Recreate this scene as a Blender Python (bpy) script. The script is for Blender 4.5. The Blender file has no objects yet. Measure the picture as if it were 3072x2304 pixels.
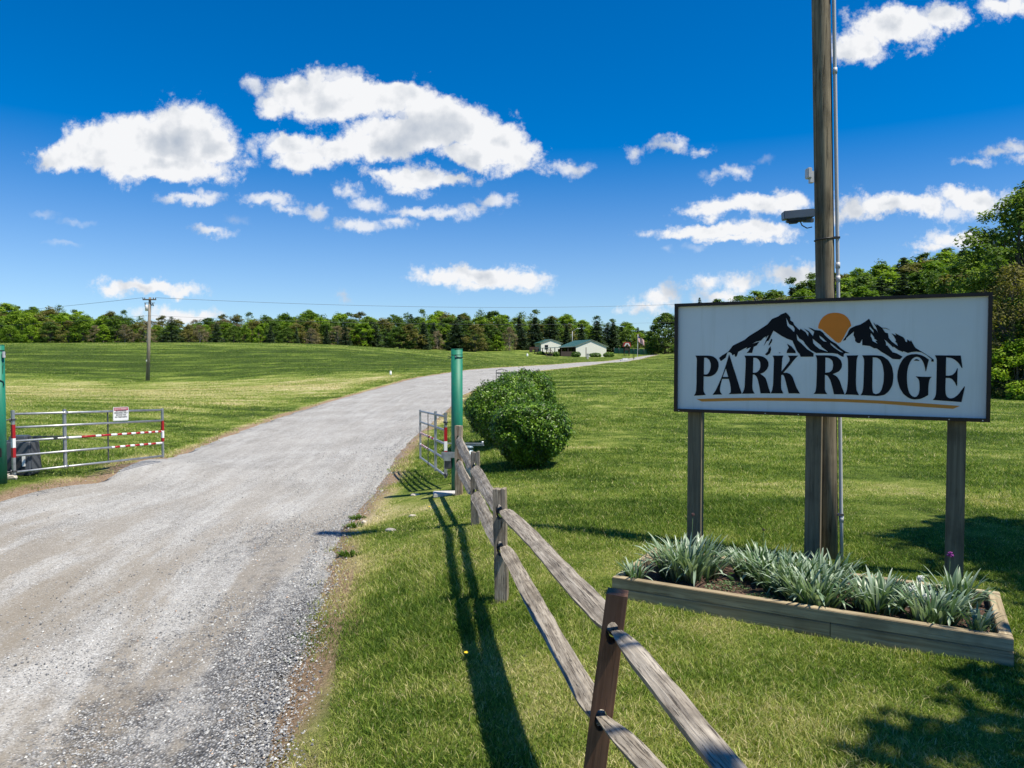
import bpy, bmesh, math, random
import numpy as np
from mathutils import Vector, Matrix
from mathutils.geometry import tessellate_polygon
R = math.radians
SC = bpy.context.scene
COL = SC.collection

# ------------------------------------------------------------------ camera
F = 2204.0; PITCH = R(1.87); HC = 2.12
cam = bpy.data.cameras.new('camera'); cam.sensor_width = 36; cam.lens = 36*F/3072
cam.clip_start = 0.05; cam.clip_end = 6000
co = bpy.data.objects.new('camera', cam); COL.objects.link(co)
co.location = (0, 0, HC); co.rotation_euler = (math.pi/2 - PITCH, 0, 0)
SC.camera = co
SC.render.resolution_x = 1024; SC.render.resolution_y = 768

SUN_EL, SUN_AZ = 62.0, 116.0          # azimuth clockwise from +Y
EXPOSURE = 0.42
SKY_STR = 0.072
SUN_STR = 5.0
SC.view_settings.view_transform = 'Standard'; SC.view_settings.look = 'None'
SC.view_settings.exposure = EXPOSURE; SC.view_settings.gamma = 1.0

def at(px, py, D):
    """point seen at photo pixel (px,py) whose forward distance is D"""
    a = (px-1536)/F; b = (1152-py)/F
    dy = math.cos(PITCH) + b*math.sin(PITCH); dz = -math.sin(PITCH) + b*math.cos(PITCH)
    t = D/dy
    return Vector((a*t, D, HC + dz*t))

# ------------------------------------------------------------------ world: sky and clouds
sl = bpy.data.lights.new('sun', 'SUN'); sl.energy = SUN_STR; sl.angle = R(0.5); sl.color = (1.0, 0.94, 0.80)
so = bpy.data.objects.new('sun', sl); COL.objects.link(so)
sdir = Vector((math.cos(R(SUN_EL))*math.sin(R(SUN_AZ)), math.cos(R(SUN_EL))*math.cos(R(SUN_AZ)), math.sin(R(SUN_EL))))
so.rotation_euler = sdir.to_track_quat('Z', 'Y').to_euler(); so.location = (20, -10, 40)

class NT:
    """terse node helper"""
    def __init__(s, tree): s.t = tree; s.t.nodes.clear()
    def n(s, typ, **kw):
        nd = s.t.nodes.new(typ)
        for k, v in kw.items():
            if k == 'inp':
                for i, val in v.items():
                    if isinstance(val, bpy.types.NodeSocket): s.t.links.new(val, nd.inputs[i])
                    else: nd.inputs[i].default_value = val
            else: setattr(nd, k, v)
        return nd
    def math(s, op, a, b=0.0, c=None, clamp=False):
        d = {0: a, 1: b}
        if c is not None: d[2] = c
        return s.n('ShaderNodeMath', operation=op, use_clamp=clamp, inp=d).outputs[0]
    def vm(s, op, a, b=(0, 0, 0), c=None):
        d = {0: a, 1: b}
        if c is not None: d[2] = c
        nd = s.n('ShaderNodeVectorMath', operation=op, inp=d)
        return nd.outputs['Value'] if op in ('LENGTH', 'DOT_PRODUCT', 'DISTANCE') else nd.outputs[0]
    def noise(s, vec, scale, detail=3, rough=.5, col=False, dim='3D', dist=0):
        nd = s.n('ShaderNodeTexNoise', noise_dimensions=dim, inp={'Vector': vec, 'Scale': scale, 'Detail': detail, 'Roughness': rough, 'Distortion': dist})
        return nd.outputs['Color' if col else 0]
    def ramp(s, fac, stops, interp='LINEAR'):
        nd = s.n('ShaderNodeValToRGB', inp={0: fac}); cr = nd.color_ramp; cr.interpolation = interp
        while len(cr.elements) < len(stops): cr.elements.new(.5)
        for e, (p, c) in zip(cr.elements, stops):
            e.position = p; e.color = tuple(c)+(1,) if len(c) == 3 else c
        return nd.outputs[0]
    def mix(s, f, a, b, mode='MIX'):
        nd = s.n('ShaderNodeMix', data_type='RGBA', blend_type=mode)
        for i, v in ((0, f), (6, a), (7, b)):
            if isinstance(v, bpy.types.NodeSocket): s.t.links.new(v, nd.inputs[i])
            else: nd.inputs[i].default_value = (tuple(v)+(1,) if isinstance(v, (tuple, list)) and len(v) == 3 else v)
        return nd.outputs[2]
    def smooth(s, v, a, b, lo=0.0, hi=1.0):
        return s.n('ShaderNodeMapRange', interpolation_type='SMOOTHSTEP', inp={0: v, 1: a, 2: b, 3: lo, 4: hi}).outputs[0]
    def link(s, a, b): s.t.links.new(a, b)

W = bpy.data.worlds.new('World'); SC.world = W; W.use_nodes = True
w = NT(W.node_tree)
sky = w.n('ShaderNodeTexSky', sky_type='NISHITA', sun_disc=False, sun_elevation=R(SUN_EL), sun_rotation=R(SUN_AZ),
          altitude=300, air_density=1.0, dust_density=0.0, ozone_density=3.0)
# blobs in 1/F units: (x, y, rx, ry) measured on three zooms of the photograph, strength class per list
def c6(l): return [(x/1.3012, 100+y/1.3012, a/1.3012, b/1.3012) for x, y, a, b in l]
def c7(l): return [(1600+x/1.5027, 300+y/1.5027, a/1.5027, b/1.5027) for x, y, a, b in l]
def cf(l): return [(x*1.3888, y*1.3888, a*1.3888, b*1.3888) for x, y, a, b in l]
SOLID = c6([(700,395,150,125),(560,425,180,110),(400,455,150,85),(265,485,110,50),(620,510,230,65),(835,445,92,75),(780,530,110,42),(885,562,40,16),(485,550,60,30),
 (1250,190,60,42),(1150,230,100,60),(1080,285,80,38),(1340,270,170,90),(1500,262,160,62),(1620,262,90,60),(1700,340,150,85),(1850,370,130,75),(1960,415,100,80),
 (2030,470,60,60),(2025,522,46,24),(1880,465,180,48),(1600,400,230,70),(1450,440,150,50),(1160,440,115,48),(1180,500,110,38),(1300,465,120,42),
 (1600,560,130,36),(1490,545,70,18),(1740,560,80,16),(1590,598,55,18),(1860,945,160,34),(1740,962,95,30),(1990,965,110,28),(1900,985,120,18),
 (580,990,140,24),(470,1000,70,15),(690,1002,75,16),(690,1092,80,28),(770,1102,80,16)]) + \
 c7([(850,480,130,34),(1000,460,130,42),(1130,460,110,45),(780,500,90,24),(800,528,36,14),(850,595,180,34),(1050,590,150,42),(700,608,100,20),(960,630,180,16),
 (1450,480,60,48),(1600,480,180,46),(1750,490,90,42),(1400,522,45,18),(1900,430,85,42),(2000,450,120,55),(1870,640,110,32),(1960,620,90,34),(1780,672,70,16),
 (570,915,70,32),(480,942,55,16),(612,888,42,28),(1150,790,105,38),(1210,775,70,34),(930,842,66,36),(790,835,50,22),(850,900,80,20)]) + \
 cf([(1930,58,92,38),(1850,98,52,30),(2035,42,52,22),(2165,15,42,16),(2205,4,30,18)])
WISP = c6([(745,658,100,18),(810,640,45,16),(1060,655,75,20),(1110,688,40,14),(1235,685,48,24),(1430,665,52,24),(1410,755,72,22),(1560,735,50,20),(1640,690,90,16),
 (1740,705,75,16),(1855,690,40,18),(1930,650,50,20),(820,775,55,13),(1360,615,30,16),(985,212,36,24),(1330,180,60,30),(968,508,20,9),(1000,455,12,10),
 (2100,945,36,9),(385,975,18,8),(1322,1030,10,6)]) + \
 c7([(150,315,72,26),(450,232,26,22),(600,215,72,24),(735,228,26,9),(905,312,40,24),(805,337,14,9),(545,600,28,13),(2060,235,56,14),(2140,215,56,18),(2195,260,40,11),(1980,265,46,10),
 (1880,500,60,34),(20,800,28,18)])
FAINT = c6([(185,705,36,9),(290,728,28,8),(230,830,40,8),(930,725,28,9)]) + c7([(1010,265,22,8),(750,318,14,7),(620,685,22,10),(765,670,34,12),(70,855,20,8)])
gen = w.n('ShaderNodeTexCoord').outputs['Generated']
nrm = w.vm('NORMALIZE', gen)
sx = w.n('ShaderNodeSeparateXYZ', inp={0: nrm})
yy = w.math('MAXIMUM', sx.outputs[1], 0.02)
U = w.math('DIVIDE', sx.outputs[0], yy); V = w.math('DIVIDE', sx.outputs[2], yy)
P0 = w.n('ShaderNodeCombineXYZ', inp={0: U, 1: V, 2: 0.0}).outputs[0]
def field(blobs, P):
    cur = None
    for (x, y, a, b) in blobs:
        d = at(x, y, 1.0); cu, cv = d.x, d.z-HC
        a /= F; b /= F
        q = w.vm('MULTIPLY_ADD', P, (1/a, 1/b, 0), (-cu/a, -cv/b, 0))
        l = w.vm('LENGTH', q)
        m = (a*b)**.5*.8
        d_ = w.math('MULTIPLY_ADD', l, m, -m)
        cur = d_ if cur is None else w.math('MINIMUM', cur, d_)
    return cur
n1 = w.noise(P0, 9.0, 9, .58, col=True, dim='2D')
n1c = w.vm('SUBTRACT', n1, (.5, .5, .5))
n2 = w.noise(P0, 34.0, 7, .62, col=True, dim='2D')
n2c = w.vm('SUBTRACT', n2, (.5, .5, .5))
Pw = w.vm('ADD', w.vm('MULTIPLY_ADD', n1c, (.055, .04, 0), P0), w.vm('MULTIPLY', n2c, (.026, .022, 0)))
nf = w.noise(P0, 60.0, 6, .65, dim='2D')
nfc = w.math('SUBTRACT', nf, .5)
fs = field(SOLID, Pw); fw = field(WISP, Pw); ff = field(FAINT, Pw)
fs2 = w.math('MULTIPLY_ADD', nfc, .018, fs)
fw2 = w.math('MULTIPLY_ADD', nfc, .020, fw)
aS = w.smooth(fs2, .0062, -.0065)
halo = w.math('MULTIPLY_ADD', w.math('SUBTRACT', w.noise(P0, 26.0, 8, .68, dim='2D'), .5), .075, fs)
aH = w.smooth(halo, .008, -.014, 0, .75)
aW = w.smooth(fw2, .008, -.007, 0, .85)
aF = w.smooth(ff, .006, -.005, 0, .28)
alpha = w.math('MAXIMUM', w.math('MAXIMUM', w.math('MAXIMUM', aS, aH), aW), aF)
alpha = w.math('MULTIPLY', alpha, w.math('GREATER_THAN', sx.outputs[1], 0.05))
# cloud relief: the same fractal sampled a little towards the sun and subtracted
na = w.noise(P0, 10.0, 6, .50, dim='2D')
nb = w.noise(w.vm('ADD', P0, (.014, .024, 0)), 10.0, 6, .50, dim='2D')
rel = w.math('MULTIPLY', w.math('SUBTRACT', na, nb), 1.5)
inner = w.math('MULTIPLY', w.smooth(fs, -.003, -.034, 0, .30), w.smooth(w.noise(P0, 7.0, 4, .55, dim='2D'), .30, .68, .35, 1.0))
shade = w.math('SUBTRACT', w.math('ADD', .96, rel), inner, clamp=True)
ccol = w.ramp(shade, [(0.35, (.40, .47, .58)), (.72, (.66, .70, .76)), (.95, (.93, .94, .96))])
cstr = w.vm('MULTIPLY', ccol, (.74/SKY_STR,)*3)
skc = w.n('ShaderNodeHueSaturation', inp={'Hue': .5, 'Saturation': w.smooth(sx.outputs[2], .02, .38, .95, 1.34), 'Value': 1.0, 'Color': w.vm('MULTIPLY', sky.outputs[0], (.82, 1.08, 1.40))}).outputs[0]
outc = w.mix(alpha, skc, cstr)
bg = w.n('ShaderNodeBackground', inp={0: outc, 1: SKY_STR})
w.link(bg.outputs[0], w.n('ShaderNodeOutputWorld').inputs[0])

# ------------------------------------------------------------------ helpers
rng = np.random.default_rng(7)
random.seed(7)

def link(o, parent=None):
    COL.objects.link(o)
    if parent is not None: o.parent = parent
    return o
def tag(o, label=None, cat=None, group=None, kind=None):
    if label: o['label'] = label
    if cat: o['category'] = cat
    if group: o['group'] = group
    if kind: o['kind'] = kind
    return o
def thing(name, label, cat, loc=(0, 0, 0), rotz=0.0, group=None):
    o = bpy.data.objects.new(name, None); o.empty_display_size = .2
    COL.objects.link(o); o.location = loc; o.rotation_euler = (0, 0, rotz)
    return tag(o, label, cat, group)
def npmesh(name, V, faces, mats, mi=None, col=None, smooth=False):
    """V (n,3); faces: (m,k) array or list of such arrays"""
    if not isinstance(faces, (list, tuple)): faces = [faces]
    faces = [np.asarray(f, dtype=np.int32) for f in faces if len(f)]
    me = bpy.data.meshes.new(name)
    V = np.asarray(V, dtype=np.float32)
    me.vertices.add(len(V)); me.vertices.foreach_set('co', V.ravel())
    nl = sum(f.size for f in faces); npoly = sum(len(f) for f in faces)
    me.loops.add(nl); me.loops.foreach_set('vertex_index', np.concatenate([f.ravel() for f in faces]))
    me.polygons.add(npoly)
    tot = np.concatenate([np.full(len(f), f.shape[1], np.int32) for f in faces])
    st = np.concatenate([[0], np.cumsum(tot)[:-1]]).astype(np.int32)
    me.polygons.foreach_set('loop_start', st); me.polygons.foreach_set('loop_total', tot)
    if mi is not None: me.polygons.foreach_set('material_index', np.asarray(mi, np.int32))
    me.polygons.foreach_set('use_smooth', np.full(npoly, smooth))
    if col is not None:
        a = me.color_attributes.new('tint', 'FLOAT_COLOR', 'POINT')
        c = np.ones((len(V), 4), np.float32); c[:, :col.shape[1]] = col
        a.data.foreach_set('color', c.ravel())
    for m in (mats if isinstance(mats, (list, tuple)) else [mats]): me.materials.append(m)
    me.update(calc_edges=True); me.validate()
    return me
def obj(name, me, parent=None, loc=None, rot=None):
    o = bpy.data.objects.new(name, me)
    if loc is not None: o.location = loc
    if rot is not None: o.rotation_euler = rot
    return link(o, parent)
class MB:
    """collect simple solids in one mesh"""
    def __init__(s): s.bm = bmesh.new()
    def box(s, c, d, rz=0, M=None, bev=0):
        m = Matrix.Translation(c) @ Matrix.Rotation(rz, 4, 'Z') @ Matrix.Diagonal((d[0], d[1], d[2], 1))
        if M is not None: m = M @ m
        r = bmesh.ops.create_cube(s.bm, size=1, matrix=m)
        if bev:
            es = list({e for v in r['verts'] for e in v.link_edges})
            bmesh.ops.bevel(s.bm, geom=es, offset=bev, segments=2, affect='EDGES')
        return s
    def tube(s, pts, rad, seg=10, caps=True):
        pts = [Vector(p) for p in pts]
        rads = rad if isinstance(rad, (list, tuple)) else [rad]*len(pts)
        rings = []; up0 = None
        for i, p in enumerate(pts):
            t = (pts[min(i+1, len(pts)-1)]-pts[max(i-1, 0)]).normalized()
            if up0 is None:
                up0 = Vector((0, 0, 1)) if abs(t.z) < .9 else Vector((0, 1, 0))
            a = t.cross(up0).normalized(); b = a.cross(t).normalized(); up0 = b
            rings.append([s.bm.verts.new(p+(a*math.cos(2*math.pi*k/seg)+b*math.sin(2*math.pi*k/seg))*rads[i]) for k in range(seg)])
        for r0, r1 in zip(rings, rings[1:]):
            for k in range(seg):
                f = s.bm.faces.new((r0[k], r0[(k+1) % seg], r1[(k+1) % seg], r1[k])); f.smooth = True
        if caps:
            s.bm.faces.new(rings[0][::-1]); s.bm.faces.new(rings[-1])
        return s
    def cyl(s, a, b, r, seg=16, r2=None): return s.tube([a, b], [r, r if r2 is None else r2], seg)
    def prism(s, outer, holes, M, depth):
        """polygon (local x,z) extruded along local +y by depth"""
        loops = [outer]+list(holes)
        flat = [Vector((p[0], 0, p[1])) for l in loops for p in l]
        tris = tessellate_polygon([[Vector((p[0], p[1], 0)) for p in l] for l in loops])
        f = [s.bm.verts.new(M @ v) for v in flat]
        if depth:
            b = [s.bm.verts.new(M @ (v+Vector((0, depth, 0)))) for v in flat]
        for t in tris:
            try:
                s.bm.faces.new([f[i] for i in t])
                if depth: s.bm.faces.new([b[i] for i in reversed(t)])
            except ValueError: pass
        if depth:
            k = 0
            for l in loops:
                n = len(l)
                for i in range(n):
                    try: s.bm.faces.new((f[k+i], f[k+(i+1) % n], b[k+(i+1) % n], b[k+i]))
                    except ValueError: pass
                k += n
        return s
    def build(s, name, mat, parent=None, loc=None, rot=None, smooth=False, bevel=0):
        if bevel:
            bmesh.ops.bevel(s.bm, geom=[e for e in s.bm.edges if len(e.link_faces) == 2 and e.calc_face_angle(0) > .6], offset=bevel, segments=2, affect='EDGES')
        bmesh.ops.recalc_face_normals(s.bm, faces=s.bm.faces)
        me = bpy.data.meshes.new(name); s.bm.to_mesh(me); s.bm.free(); me.materials.append(mat)
        if smooth:
            for p in me.polygons: p.use_smooth = True
        return obj(name, me, parent, loc, rot)

# ------------------------------------------------------------------ materials
MATS = {}
def mat(name, fn):
    m = bpy.data.materials.new(name); m.use_nodes = True; t = NT(m.node_tree)
    out = t.n('ShaderNodeOutputMaterial'); sh = fn(t); t.link(sh, out.inputs[0]); MATS[name] = m
    return m
def pbsdf(t, col, rough=.7, metal=0.0, bump=None, bs=.3, bd=.01, spec=.5):
    b = t.n('ShaderNodeBsdfPrincipled')
    for k, v in (('Base Color', col), ('Roughness', rough), ('Metallic', metal), ('Specular IOR Level', spec)):
        if isinstance(v, bpy.types.NodeSocket): t.link(v, b.inputs[k])
        else: b.inputs[k].default_value = (tuple(v)+(1,)) if isinstance(v, tuple) and len(v) == 3 else v
    if bump is not None:
        bp = t.n('ShaderNodeBump', inp={'Strength': bs, 'Distance': bd, 'Height': bump}); t.link(bp.outputs[0], b.inputs['Normal'])
    return b.outputs[0]
def ocoord(t): return t.n('ShaderNodeTexCoord').outputs['Object']
def gcoord(t): return t.n('ShaderNodeNewGeometry').outputs['Position']
def plain(name, col, rough=.6, metal=0.0, var=.12, sc=6.0, bump=0.0, spec=.5):
    def fn(t):
        c = ocoord(t); n = t.noise(c, sc, 5, .6)
        a = tuple(x*(1-var) for x in col); b = tuple(min(1, x*(1+var)) for x in col)
        colr = t.ramp(n, [(.3, a), (.7, b)])
        return pbsdf(t, colr, rough, metal, t.noise(c, sc*8, 4) if bump else None, bump, .01, spec)
    return mat(name, fn)
def wood(name, dark, light, ax='X', sc=1.0, crack=.75, knots=False, rough=.88, bumpd=.009):
    """weathered wood with grain running along one local axis"""
    def fn(t):
        c = ocoord(t); lo, hi = 1.2*sc, 26*sc
        s = {'X': (lo, hi, hi), 'Y': (hi, lo, hi), 'Z': (hi, hi, lo)}[ax]
        rnd = t.n('ShaderNodeObjectInfo').outputs['Random']
        c2 = t.vm('ADD', c, t.n('ShaderNodeCombineXYZ', inp={0: rnd, 1: rnd, 2: rnd}).outputs[0])
        v = t.vm('MULTIPLY', c2, s)
        g = t.noise(v, 1.0, 6, .65, dist=.6)
        g2 = t.noise(t.vm('MULTIPLY', v, (1.9,)*3), 1.6, 4, .6)
        blot = t.noise(c2, 3.2*sc, 4, .6)
        cr = t.smooth(g2, .56, .66)
        colr = t.ramp(g, [(.32, dark), (.5, tuple((a+b)/2 for a, b in zip(dark, light))), (.66, light)])
        colr = t.mix(t.smooth(blot, .45, .72, 0, .55), colr, tuple(x*.55 for x in dark), 'MIX')
        colr = t.mix(t.math('MULTIPLY', cr, crack), colr, tuple(x*.25 for x in dark))
        if knots:
            vo = t.n('ShaderNodeTexVoronoi', inp={'Vector': t.vm('MULTIPLY', c2, (4.2, 9, 9)), 'Scale': .55}).outputs[0]
            colr = t.mix(t.smooth(vo, .10, .04), colr, tuple(x*.35 for x in dark))
        h = t.math('SUBTRACT', g, t.math('MULTIPLY', cr, .8))
        return pbsdf(t, colr, rough, 0, h, .7, bumpd, .25)
    return mat(name, fn)
def leafmat(name, cols, transl=.35, rough=.5, objvar=.25, use_tint=True, spec=.35):
    """leaf colour from the per-leaf tint attribute (r = position along the colour list, g = lightness)"""
    def fn(t):
        if use_tint:
            at_ = t.n('ShaderNodeAttribute', attribute_name='tint'); sp = t.n('ShaderNodeSeparateColor', inp={0: at_.outputs['Color']})
            r, g = sp.outputs[0], sp.outputs[1]
        else: r, g = t.noise(ocoord(t), 3, 4), 1.0
        rnd = t.n('ShaderNodeObjectInfo').outputs['Random']
        k = t.math('MULTIPLY_ADD', t.math('SUBTRACT', rnd, .5), objvar, r)
        n = len(cols)
        c = t.ramp(k, [(i/(n-1)*.8+.1, x) for i, x in enumerate(cols)])
        c = t.vm('MULTIPLY', c, t.n('ShaderNodeCombineXYZ', inp={0: g, 1: g, 2: g}).outputs[0])
        b = pbsdf(t, c, rough, 0, None, spec=spec)
        tr = t.n('ShaderNodeBsdfTranslucent', inp={0: t.vm('MULTIPLY', c, (1.15, 1.25, .55))}).outputs[0]
        return t.n('ShaderNodeMixShader', inp={0: transl, 1: b, 2: tr}).outputs[0]
    return mat(name, fn)

GRASS = [(.070, .115, .018), (.105, .165, .030), (.165, .215, .050), (.300, .290, .125)]
M_gal = mat('galvanised', lambda t: pbsdf(t, t.ramp(t.noise(ocoord(t), 9, 5), [(.3, (.33, .34, .35)), (.7, (.52, .53, .54))]), .42, .75))
M_galdark = plain('dark_steel', (.10, .10, .105), .45, .6)
M_green = mat('green_paint', lambda t: pbsdf(t, t.mix(t.math('MULTIPLY', t.smooth(t.noise(ocoord(t), 16, 6, .75), .60, .68), .8), t.mix(t.smooth(t.n('ShaderNodeSeparateXYZ', inp={0: ocoord(t)}).outputs[2], .25, -.15, 0, .5), t.ramp(t.noise(t.vm('MULTIPLY', ocoord(t), (6, 6, 1.2)), 1.5, 6, .7), [(.3, (.004, .125, .075)), (.5, (.006, .175, .105)), (.72, (.025, .21, .13))]), (.10, .09, .06)), (.10, .085, .055)), .55, 0, t.noise(ocoord(t), 30, 3), .15, .003))
M_black = plain('black_plastic', (.018, .018, .020), .5)
M_dark = plain('charcoal_plastic', (.060, .068, .082), .42, 0, .15, 3)
M_white = plain('white_paint', (.78, .78, .76), .45, 0, .04)
M_red = plain('red_tape', (.36, .010, .015), .4, 0, .1)
M_wtape = plain('white_tape', (.80, .80, .80), .4, 0, .03)
M_rust = plain('rusty_steel', (.20, .09, .045), .8, .2, .35, 14)
M_rail = wood('weathered_rail', (.160, .130, .100), (.500, .440, .360), 'X', 1.7)
M_post = wood('weathered_post', (.140, .110, .080), (.460, .390, .300), 'Z', 1.8, .9)
M_brown = wood('brown_cedar', (.130, .062, .034), (.270, .140, .080), 'Z', .8, .25, rough=.75, bumpd=.003)
M_ptpost = wood('treated_post', (.120, .100, .070), (.240, .200, .140), 'Z', .8, .3, bumpd=.003)
M_board = wood('treated_board', (.240, .180, .105), (.520, .430, .280), 'X', .7, .35, True, bumpd=.003)
M_pole = wood('pole_wood', (.080, .064, .044), (.300, .250, .175), 'Z', .7, .55, bumpd=.008)
M_frame = plain('bronze_frame', (.026, .014, .011), .4, .3, .3, 12)
M_panel = mat('sign_face', lambda t: pbsdf(t, t.mix(t.smooth(t.noise(t.vm('MULTIPLY', ocoord(t), (7, 7, .35)), 1.6, 4, .6), .50, .75, 0, .30), t.ramp(t.noise(ocoord(t), 1.2, 4), [(.3, (.72, .725, .735)), (.7, (.80, .80, .805))]), (.55, .54, .50)), .18, 0, t.noise(t.vm('MULTIPLY', ocoord(t), (.6, .6, 5)), 1.5, 2), .06, .01))
M_ink = plain('black_vinyl', (.008, .008, .012), .5, 0, .1, spec=.15)
M_orange = plain('orange_vinyl', (.92, .235, .004), .5, 0, .05)
M_gold = plain('gold_vinyl', (.70, .26, .03), .5, 0, .05)
M_soil = mat('mulch', lambda t: pbsdf(t, t.ramp(t.noise(gcoord(t), 45, 5, .7), [(.3, (.028, .018, .013)), (.55, (.10, .055, .038)), (.75, (.24, .15, .11))]), .95, 0, t.noise(gcoord(t), 40, 4), 1.0, .03))
M_conc = plain('concrete', (.50, .48, .45), .9, 0, .15, 12, .4)
M_stone = plain('pale_stone', (.52, .46, .38), .9, 0, .2, 9, .5)
M_alu = plain('brushed_aluminium', (.55, .57, .60), .35, .6, .05)

# ------------------------------------------------------------------ terrain
# road edges in photo pixels with forward distance
RL = [(-2600, 2304, 3.4), (-1750, 2000, 4.9), (-900, 1730, 7.3), (-350, 1590, 9.6), (0, 1493, 12.0), (278, 1445, 14.4), (486, 1375, 18.5), (695, 1299, 25), (833, 1250, 32),
      (1042, 1188, 44), (1250, 1132, 60), (1389, 1111, 72), (1528, 1101, 82), (1667, 1093, 96), (1759, 1086, 112), (1870, 1076, 140), (1945, 1066, 165), (2030, 1054.5, 205), (2200, 1045, 260)]
RR = [(600, 3100, 2.6), (860, 2304, 4.45), (894, 2154, 5.1), (932, 1984, 6.1), (966, 1863, 7.0), (1010, 1718, 8.7), (1040, 1600, 10.6), (1087, 1548, 11.8), (1150, 1480, 13.8), (1180, 1420, 16.3),
      (1224, 1341, 21), (1247, 1320, 23), (1349, 1233, 32), (1400, 1182, 42), (1500, 1143, 54), (1621, 1112, 74), (1775, 1095, 96), (1870, 1086, 120), (1920, 1078, 140), (2035, 1058, 200), (2200, 1049, 255)]
CP = [(2023, 1641, 8.3), (2940, 1742, 7.0), (1834, 1792, 6.56), (3042, 2000, 5.08), (2490, 1687, 7.72), (2600, 2304, 3.9), (3300, 2304, 3.9), (3300, 1500, 11.1),
      (1505, 1803, 6.6), (1423, 1575, 9.7), (1376, 1480, 12.2), (1782, 2420, 3.5), (1588, 1408, 14.3), (1510, 1310, 20), (1560, 1265, 25),
      (1800, 1400, 14.6), (2300, 1400, 14.6), (2900, 1400, 14.6), (2000, 1250, 27), (2400, 1250, 27), (2975, 1163, 56), (3300, 1150, 60), (1750, 1180, 38), (2000, 1120, 62), (2400, 1130, 62),
      (1900, 1120, 72), (2010, 1085, 110), (2400, 1080, 100), (2300, 1020, 150), (2700, 985, 130), (3000, 960, 130), (3500, 960, 130), (2700, 900, 220), (2200, 960, 240), (3500, 900, 220),
      (5, 1450, 12.9), (170, 1425, 14.2), (487, 1385, 16.3), (-500, 1450, 12.9), (-500, 1300, 22), (100, 1300, 21), (300, 1250, 28), (500, 1205, 38), (0, 1205, 36), (-600, 1205, 36),
      (0, 1165, 60), (-700, 1165, 60), (443, 1145, 70), (700, 1138, 70), (1000, 1128, 68), (1180, 1120, 70), (-700, 1041, 104), (0, 1041, 104), (400, 1042, 104), (700, 1041, 106), (1000, 1041, 110),
      (1200, 1050, 118), (1400, 1064, 130), (1560, 1070, 145), (1775, 1071, 165), (1300, 1085, 90), (1450, 1086, 98), (1600, 1083, 116),
      (0, 1036, 165), (500, 1036, 170), (1000, 1040, 180), (1400, 1050, 190), (1750, 1052, 205), (1900, 1054, 220), (0, 1000, 280), (-700, 1000, 280), (700, 1020, 280), (1300, 1022, 280), (1900, 1025, 300)]
ctl = [at(*p) for p in CP+RL+RR]
cx = np.array([[p.x/p.y*1.6, math.log(p.y)] for p in ctl]); cz = np.array([p.z for p in ctl])
def rbf(r): return np.where(r > 1e-9, r*r*np.log(np.maximum(r, 1e-9)), 0)
n_ = len(cx)
A = np.zeros((n_+3, n_+3)); d_ = np.linalg.norm(cx[:, None]-cx[None], axis=2)
A[:n_, :n_] = rbf(d_)+np.eye(n_)*2e-3; A[:n_, n_] = 1; A[:n_, n_+1:] = cx; A[n_, :n_] = 1; A[n_+1:, :n_] = cx.T
# near things need finer z than far ones, so work on z/D
scl = np.array([p.y for p in ctl])
wts = np.linalg.solve(A, np.concatenate([(cz-HC)/scl, [0, 0, 0]]))
def terr(X, Y):
    X = np.asarray(X, float); Y = np.asarray(Y, float); sh = np.broadcast(X, Y).shape
    X = np.broadcast_to(X, sh).ravel(); Y = np.broadcast_to(Y, sh).ravel()
    Yc = np.clip(Y, 3.6, 300); u = np.clip(X/Yc, -1.15, 1.0)*1.6; v = np.log(Yc)
    out = np.empty(len(X))
    for i in range(0, len(X), 20000):
        s = slice(i, i+20000)
        r = np.sqrt((u[s, None]-cx[None, :, 0])**2+(v[s, None]-cx[None, :, 1])**2)
        out[s] = (rbf(r) @ wts[:n_]+wts[n_]+wts[n_+1]*u[s]+wts[n_+2]*v[s])*Yc[s]+HC
    return out.reshape(sh)
def tz(x, y): return float(terr(np.array([x]), np.array([y]))[0])

def resamp(pts, n):
    P = np.array([[p.x, p.y] for p in pts]); s = np.concatenate([[0], np.cumsum(np.linalg.norm(np.diff(P, axis=0), axis=1))])
    # catmull-rom style smoothing by heavy resample of a cubic through the points
    t = np.linspace(0, 1, n)
    return P, s, t
def edge_curve(E, Ys):
    P = np.array([[at(*p).x, at(*p).y] for p in E]); o = np.argsort(P[:, 1]); P = P[o]
    lx = np.log(P[:, 1]); x = P[:, 0]/P[:, 1]
    q = np.log(Ys)
    # monotone-ish smooth interpolation of bearing against log distance
    y = np.interp(q, lx, x)
    for _ in range(3):
        k = np.array([.25, .5, .25]); yp = np.pad(y, 1, mode='edge'); y = np.convolve(yp, k, 'valid')
    return y*Ys
EY = np.exp(np.linspace(math.log(2.2), math.log(262), 420))
EXL = edge_curve(RL, EY); EXR = edge_curve(RR, EY)
def fbm2(X, Y, s, seed=0, oct=4):
    r = np.random.default_rng(seed); out = np.zeros(np.broadcast(X, Y).shape); a = 1; tot = 0
    for o in range(oct):
        for _ in range(3):
            th = r.uniform(0, 2*math.pi); ph = r.uniform(0, 6.28); f = s*2**o*r.uniform(.7, 1.4)
            out += a*np.sin((X*math.cos(th)+Y*math.sin(th))*f+ph+1.3*np.sin((X*math.sin(th)-Y*math.cos(th))*f*.7+ph*2))
        tot += 3*a; a *= .6
    return out/tot*1.8
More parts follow.
